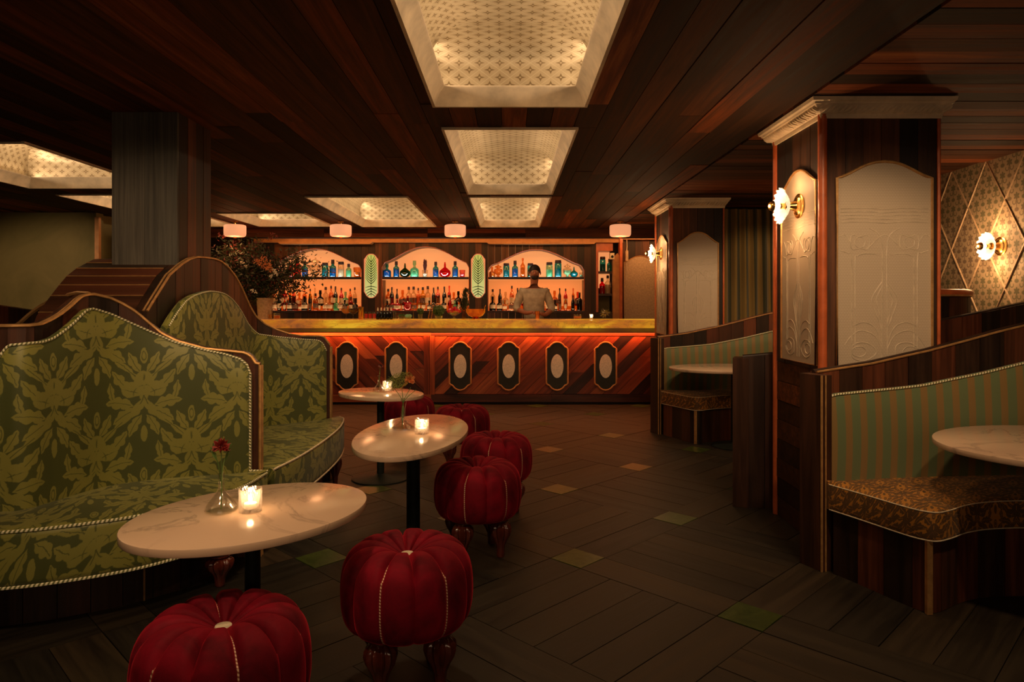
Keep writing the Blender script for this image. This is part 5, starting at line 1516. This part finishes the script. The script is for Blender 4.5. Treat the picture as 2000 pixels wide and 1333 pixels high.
for i, (x, l) in enumerate(((808, .17), (836, .15), (842, .19))):
    X_ = at(x, 9.7); t = thing('bar_spoon', (X_, 9.7, BT), 'thin metal bar tool leaning up on the bar, %s of three' % NTH[i], 'bar tool')
    MB().tube([(X_,9.7,BT),(X_+(.03 if i else -.01),9.7,BT+l)], .004, 6).build('handle', M['brass'], t); MB().ball((X_+(.03 if i else -.01),9.7,BT+l), .009, 8, 5).build('knob', M['brass'], t)
t = thing('punch_dish', (at(887,9.65), 9.65, BT), 'glass pedestal dish heaped with dark red berries on the bar', 'dish')
MB().lathe([(.05,0),(.015,.02),(.02,.05),(.09,.085),(.10,.12),(.095,.12),(.02,.06)], 22, (at(887,9.65), 9.65, BT)).build('dish', M['clear'], t)
bm_ = MB(); rr = random.Random(9)
for k in range(70):
    a = rr.uniform(0,6.28); q = rr.random()**.5*.09; bm_.ball((at(887,9.65)+q*math.cos(a), 9.65+q*math.sin(a), BT+.105+rr.uniform(0,.07)*(1-q/.12)), .013, 6, 4)
tag(bm_.build('berries', M['l_red'], t), kind='stuff')
t = thing('feather_plume', (at(906,9.9), 9.9, BT), 'tall dark feathery plume standing in a vase left of the copper bowl', 'plume')
MB().lathe([(.03,0),(.035,.02),(.02,.10),(.024,.14)], 16, (at(906,9.9), 9.9, BT)).build('vase', M['g_amber'], t)
m = MB(); rr = random.Random(12)
for k in range(260):
    u = rr.random(); c = Vector((at(906,9.9)+rr.gauss(0,.028)*(1.2-u*.6)+.03*u, 9.9+rr.gauss(0,.02), BT+.13+.30*u)); d = Vector((rr.gauss(0,.3),rr.gauss(0,.3),1)).normalized()*.03; s = d.orthogonal().normalized()*.007
    q = len(m.v); m.v += [tuple(c-s), tuple(c+d), tuple(c+s), tuple(c-d)]; m.face([q,q+1,q+2,q+3])
tag(m.build('feathers', M['leafdark'], t, fix=False), kind='stuff')
M['copper'] = plain('copper', (0.72,0.28,0.12), 0.2, 1.0, nz=10)
t = thing('punch_bowl', (at(929,9.7), 9.7, BT), 'round copper punch bowl on the bar below the right glass panel', 'bowl')
MB().lathe([(.06,0),(.06,.01),(.03,.02),(.10,.05),(.14,.10),(.145,.14),(.15,.145),(.14,.14),(.13,.10)], 28, (at(929,9.7), 9.7, BT)).build('bowl', M['copper'], t)
MB().tube([(at(944,9.65), 9.62, BT+.09), (at(947,9.65), 9.6, BT+.17), (at(949,9.6), 9.58, BT+.20)], .006, 6).build('ladle', M['brass'], t)
tumbler(952, 9.55, .05, .012, None, 'flat small glass saucer on the bar right of the copper bowl', 'glass_saucer', cat='saucer')
tumbler(1128, 9.7, .06, .07, 'orange', 'low amber glass dish on the bar at right', 'glass_dish', .6, 'dish')
candle(at(1155,9.6), 9.6, BT, .026, .07, .8, 'small lit candle on the bar at the right end, below dark post')
t = thing('glass_ornament', (at(1182,10.0), 9.85, BT), 'spiky clear glass ball ornament on the right end of the bar', 'ornament')
m = MB(); rr = random.Random(2); c = Vector((at(1182,9.85), 9.85, BT+.085)); m.ball(tuple(c), .04, 12, 8)
for k in range(46):
    d = Vector((rr.gauss(0,1), rr.gauss(0,1), rr.gauss(0,1))).normalized()
    if d.z < -.9: continue
    m.tube([tuple(c+d*.035), tuple(c+d*.082)], [.007, .0015], 5)
m.build('spikes', M['clear'], t)

# ------------------------------------------------------------------ tall arrangement at the left end of the bar
PX, PY = -3.44, 9.70
t = thing('potted_arrangement', (PX, PY, BT), 'tall bushy dark arrangement of leaves and small flowers in a beige woven pot', 'plant')
pot = MB(); rows = []
for k in range(9):
    z = .30*k/8; r = .085+.022*k/8
    rows.append([(PX+r*math.cos(a), PY+r*math.sin(a), BT+z) for a in [2*PI*j/28 for j in range(28)]])
pot.grid(rows, closed=True, cap=True); pot.build('pot', M['beige'], t)
wv = MB()
for k in range(10): r = .087+.022*k/9; wv.tube([(PX+r*math.cos(a), PY+r*math.sin(a), BT+.012+.031*k) for a in [2*PI*j/28 for j in range(28)]], .0035, 4, closed=True)
for j in range(14): a = 2*PI*j/14; wv.tube([(PX+.088*math.cos(a), PY+.088*math.sin(a), BT), (PX+.109*math.cos(a), PY+.109*math.sin(a), BT+.30)], .0035, 4)
wv.build('weave', M['beige'], t)
br = MB(); rr = random.Random(33); tips = []
for k in range(46):
    d = Vector((rr.gauss(-.22,.48), rr.gauss(0,.35), rr.uniform(.25,1.2))); d = Vector((d.x, d.y, d.z)).normalized()*rr.uniform(.45, .95)
    p0 = Vector((PX, PY, BT+.28)); p2 = p0+Vector((d.x*.95, d.y*.7, max(d.z*.95, .05))); p2.z = min(p2.z, 2.36); p1 = (p0+p2)/2+Vector((0,0,.06))
    br.tube(catmull([p0, p1, p2], 4), .004, 4); tips.append((p0, p1, p2))
br.build('branches', M['leafdark'], t)
lf = MB(); lf2 = MB(); lf3 = MB()
for i in range(9500):
    p0, p1, p2 = rr.choice(tips); u = rr.uniform(.35, 1.08); c = p0.lerp(p2, u) + Vector((rr.gauss(0,.085), rr.gauss(0,.06), rr.gauss(0,.08)))
    if c.z > 2.38 or (abs(c.x+3.72) < .2 and c.z > 2.16 and c.y < 9.57): continue
    a = Vector((rr.uniform(-1,1), rr.uniform(-1,1), rr.uniform(-.6,1))).normalized(); v = a.orthogonal().normalized(); L = rr.uniform(.018, .036)
    tgt = lf if rr.random() < .8 else lf3
    q = len(tgt.v); tgt.v += [tuple(c-a*L), tuple(c+v*L*.4), tuple(c+a*L), tuple(c-v*L*.4)]; tgt.face([q,q+1,q+2,q+3])
tag(lf.build('foliage', M['leafdark'], t, fix=False), kind='stuff'); tag(lf3.build('burgundy_foliage', M['petal_burg'], t, fix=False), kind='stuff')
for nm, mt, spots, r_, n_ in (('orange_blooms', 'petal_orange', ((515,508),(520,522),(511,515),(524,515),(526,527),(503,512)), .05, 26), ('white_blooms', 'petal_white', ((473,513),(480,520),(535,528),(541,536),(537,533),(493,568),(500,571),(530,540)), .024, 14), ('red_blooms', 'petal_red', ((532,458),(540,463),(528,465),(436,462),(428,458)), .035, 12)):
    m = MB()
    for (a, b) in spots:
        X_, _, Z_ = px(a, b, 9.32); Z_ = min(Z_, 2.38)
        for k in range(n_):
            d = Vector((rr.gauss(0,1), rr.gauss(0,1), rr.gauss(0,1))).normalized()*r_*rr.random()**.5; c = Vector((X_, 9.32, Z_))+d; s = d.orthogonal().normalized()*.010; w_ = d.normalized()*.012
            q = len(m.v); m.v += [tuple(c-s), tuple(c+w_), tuple(c+s), tuple(c-w_)]; m.face([q,q+1,q+2,q+3])
    tag(m.build(nm, M[mt], t, fix=False), kind='stuff')

# ------------------------------------------------------------------ bartender
def skin(name, verts, edges, rad, mat_, parent, sub=2, root=0):
    me = bpy.data.meshes.new(name); o0 = OFF[parent.name]
    me.from_pydata([tuple(Vector(v)-o0) for v in verts], edges, []); me.materials.append(mat_)
    o = bpy.data.objects.new(name, me); COL.objects.link(o); o.parent = parent; OFF[o.name] = o0
    md = o.modifiers.new('skin', 'SKIN'); me.skin_vertices.new() if not me.skin_vertices else None
    for i, r in enumerate(rad):
        sv = me.skin_vertices[0].data[i]; sv.radius = r if isinstance(r, tuple) else (r, r); sv.use_root = (i == root)
    sd_ = o.modifiers.new('sub', 'SUBSURF'); sd_.levels = sub; sd_.render_levels = sub
    md.use_smooth_shade = True
    return o
QX, QY = .36, 10.42
PT_ = thing('person', (QX, QY, 0), 'person with dark hair in a pale shirt working behind the bar, arms bent', 'person')
def w(x, y, z): return (QX+x, QY+y, z)
hd = [w(.01,-.03,1.775), w(0,.0,1.62)]
V = [w(0,0,1.0), w(0,0,1.14), w(0,.0,1.32), w(0,0,1.48), w(0,0,1.575), w(.005,-.01,1.65), w(.01,-.03,1.73), w(.012,-.04,1.80), w(.012,-.03,1.87),
     w(-.17,0,1.52), w(-.27,-.04,1.26), w(-.12,-.27,1.20), w(-.03,-.36,1.215),
     w(.17,0,1.52), w(.27,-.03,1.25), w(.16,-.25,1.17), w(.07,-.36,1.20),
     w(-.10,0,.92), w(-.11,-.02,.50), w(-.12,.02,.08), w(-.12,-.10,.035), w(.10,0,.92), w(.11,-.02,.50), w(.12,.02,.08), w(.12,-.10,.035)]
E_ = [(0,1),(1,2),(2,3),(3,4),(4,5),(5,6),(6,7),(7,8),(3,9),(9,10),(10,11),(11,12),(3,13),(13,14),(14,15),(15,16),(0,17),(17,18),(18,19),(19,20),(0,21),(21,22),(22,23),(23,24)]
RD = [(.15,.10),(.14,.10),(.155,.11),(.13,.10),(.06,.055),(.055,.055),(.072,.085),(.080,.095),(.06,.07), .06,.043,.034,.026, .06,.043,.034,.026, .085,.055,.04,.035,.085,.055,.04,.035]
skin('body', V, E_, RD, M['skin'], PT_)
sV = [w(0,0,1.05), w(0,0,1.16), w(0,0,1.33), w(0,0,1.48), w(0,0,1.545), w(-.175,0,1.52), w(-.24,-.02,1.36), w(-.275,-.045,1.26), w(-.22,-.13,1.235), w(.175,0,1.52), w(.24,-.02,1.36), w(.275,-.035,1.25), w(.235,-.12,1.225)]
skin('shirt', sV, [(0,1),(1,2),(2,3),(3,4),(3,5),(5,6),(6,7),(7,8),(3,9),(9,10),(10,11),(11,12)], [(.175,.125),(.165,.122),(.178,.13),(.15,.12),(.075,.07),.078,.066,.060,.052,.078,.066,.060,.052], M['shirt'], PT_)
skin('apron', [w(0,-.02,.80), w(0,-.025,1.0), w(0,-.025,1.12)], [(0,1),(1,2)], [(.18,.13),(.182,.13),(.175,.125)], M['trouser'], PT_)
skin('trousers', [w(0,0,.98), w(-.10,0,.86), w(-.11,-.02,.50), w(-.12,.02,.12), w(.10,0,.86), w(.11,-.02,.50), w(.12,.02,.12)], [(0,1),(1,2),(2,3),(0,4),(4,5),(5,6)], [(.16,.115),.10,.075,.065,.10,.075,.065], M['trouser'], PT_)
sc_ = MB()
for s in (-1, 1): sc_.ball(w(s*.12,-.07,.04), .055, 12, 8, (.8,1.9,.72))
sc_.build('shoes', M['black'], PT_)
# hair, beard, face
hr = MB(); cx, cy, cz = w(.012,-.022,1.825)
for i in range(10):
    pass
rows = []
for i in range(9):
    a = PI/2*i/8*1.25; rows.append([(cx+.088*math.sin(a)*math.cos(q), cy+.004+.106*math.sin(a)*math.sin(q)*(1 if math.sin(q) > 0 else .82 if a > .9 else 1), cz+.095*math.cos(a)*(1 if math.sin(q) > -.4 or a < 1.1 else .5)+.01) for q in [2*PI*j/24 for j in range(24)]])
hr.grid(rows, closed=True, cap=True).build('hair', M['hair'], PT_)
bd = MB(); bd.ball(w(.012,-.085,1.735), .05, 14, 8, (1.15,.75,.85)); bd.build('beard', M['hair'], PT_)
fc = MB(); fc.tube([w(.012,-.118,1.815), w(.012,-.142,1.782), w(.012,-.128,1.772)], [.009,.014,.012], 8); fc.build('nose', M['skin'], PT_)
for s in (-1, 1):
    MB().ball(w(.012+s*.032,-.112,1.815), .010, 10, 6).build('eye', M['cream'], PT_); MB().ball(w(.012+s*.032,-.121,1.815), .005, 8, 5).build('pupil', M['black'], PT_)
    MB().ball(w(.012+s*.087,-.02,1.80), .026, 10, 6, (.4,.8,1.1)).build('ear', M['skin'], PT_)
MB().tube([w(-.012,-.124,1.752), w(.012,-.130,1.750), w(.036,-.124,1.752)], .006, 6).build('mouth', M['petal_burg'], PT_)
def hand(wr_, dirx, lab):
    wx, wy, wz = wr_; V = [Vector(wr_)]; E2 = []; Rr = [(.022,.018)]
    palm = Vector((wx+dirx*.035, wy-.04, wz-.002)); V.append(palm); E2.append((0,1)); Rr.append((.034,.016))
    for k, (ln, sp) in enumerate(((.062,-.027),(.074,-.009),(.070,.010),(.055,.027))):
        base = palm+Vector((sp*.55, -.018, .006*abs(dirx))); a = base+Vector((sp*.35, -ln*.45, .002)); b = a+Vector((0, -ln*.30, -.018)); c = b+Vector((0, -ln*.06, -.022))
        i = len(V); V += [base, a, b, c]; E2 += [(1,i),(i,i+1),(i+1,i+2),(i+2,i+3)]; Rr += [.011,.0095,.0085,.007]
    i = len(V); tb = palm+Vector((dirx*.028, .012, 0)); V += [tb, tb+Vector((dirx*.026,-.024,-.006)), tb+Vector((dirx*.030,-.05,-.016))]; E2 += [(1,i),(i,i+1),(i+1,i+2)]; Rr += [.012,.010,.008]
    skin('hand', [tuple(v) for v in V], E2, Rr, M['skin'], PT_, 1)
hand(w(-.03,-.36,1.215), 1, ''); hand(w(.07,-.36,1.20), -1, '')
jg = thing('mixing_tin', w(.035,-.475,BT), 'small metal mixing tin held by the bartender over the bar', 'cup')
MB().lathe([(.026,0),(.028,.006),(.036,.11),(.033,.112)], 18, w(.035,-.475,BT)).build('tin', M['copper'], jg)
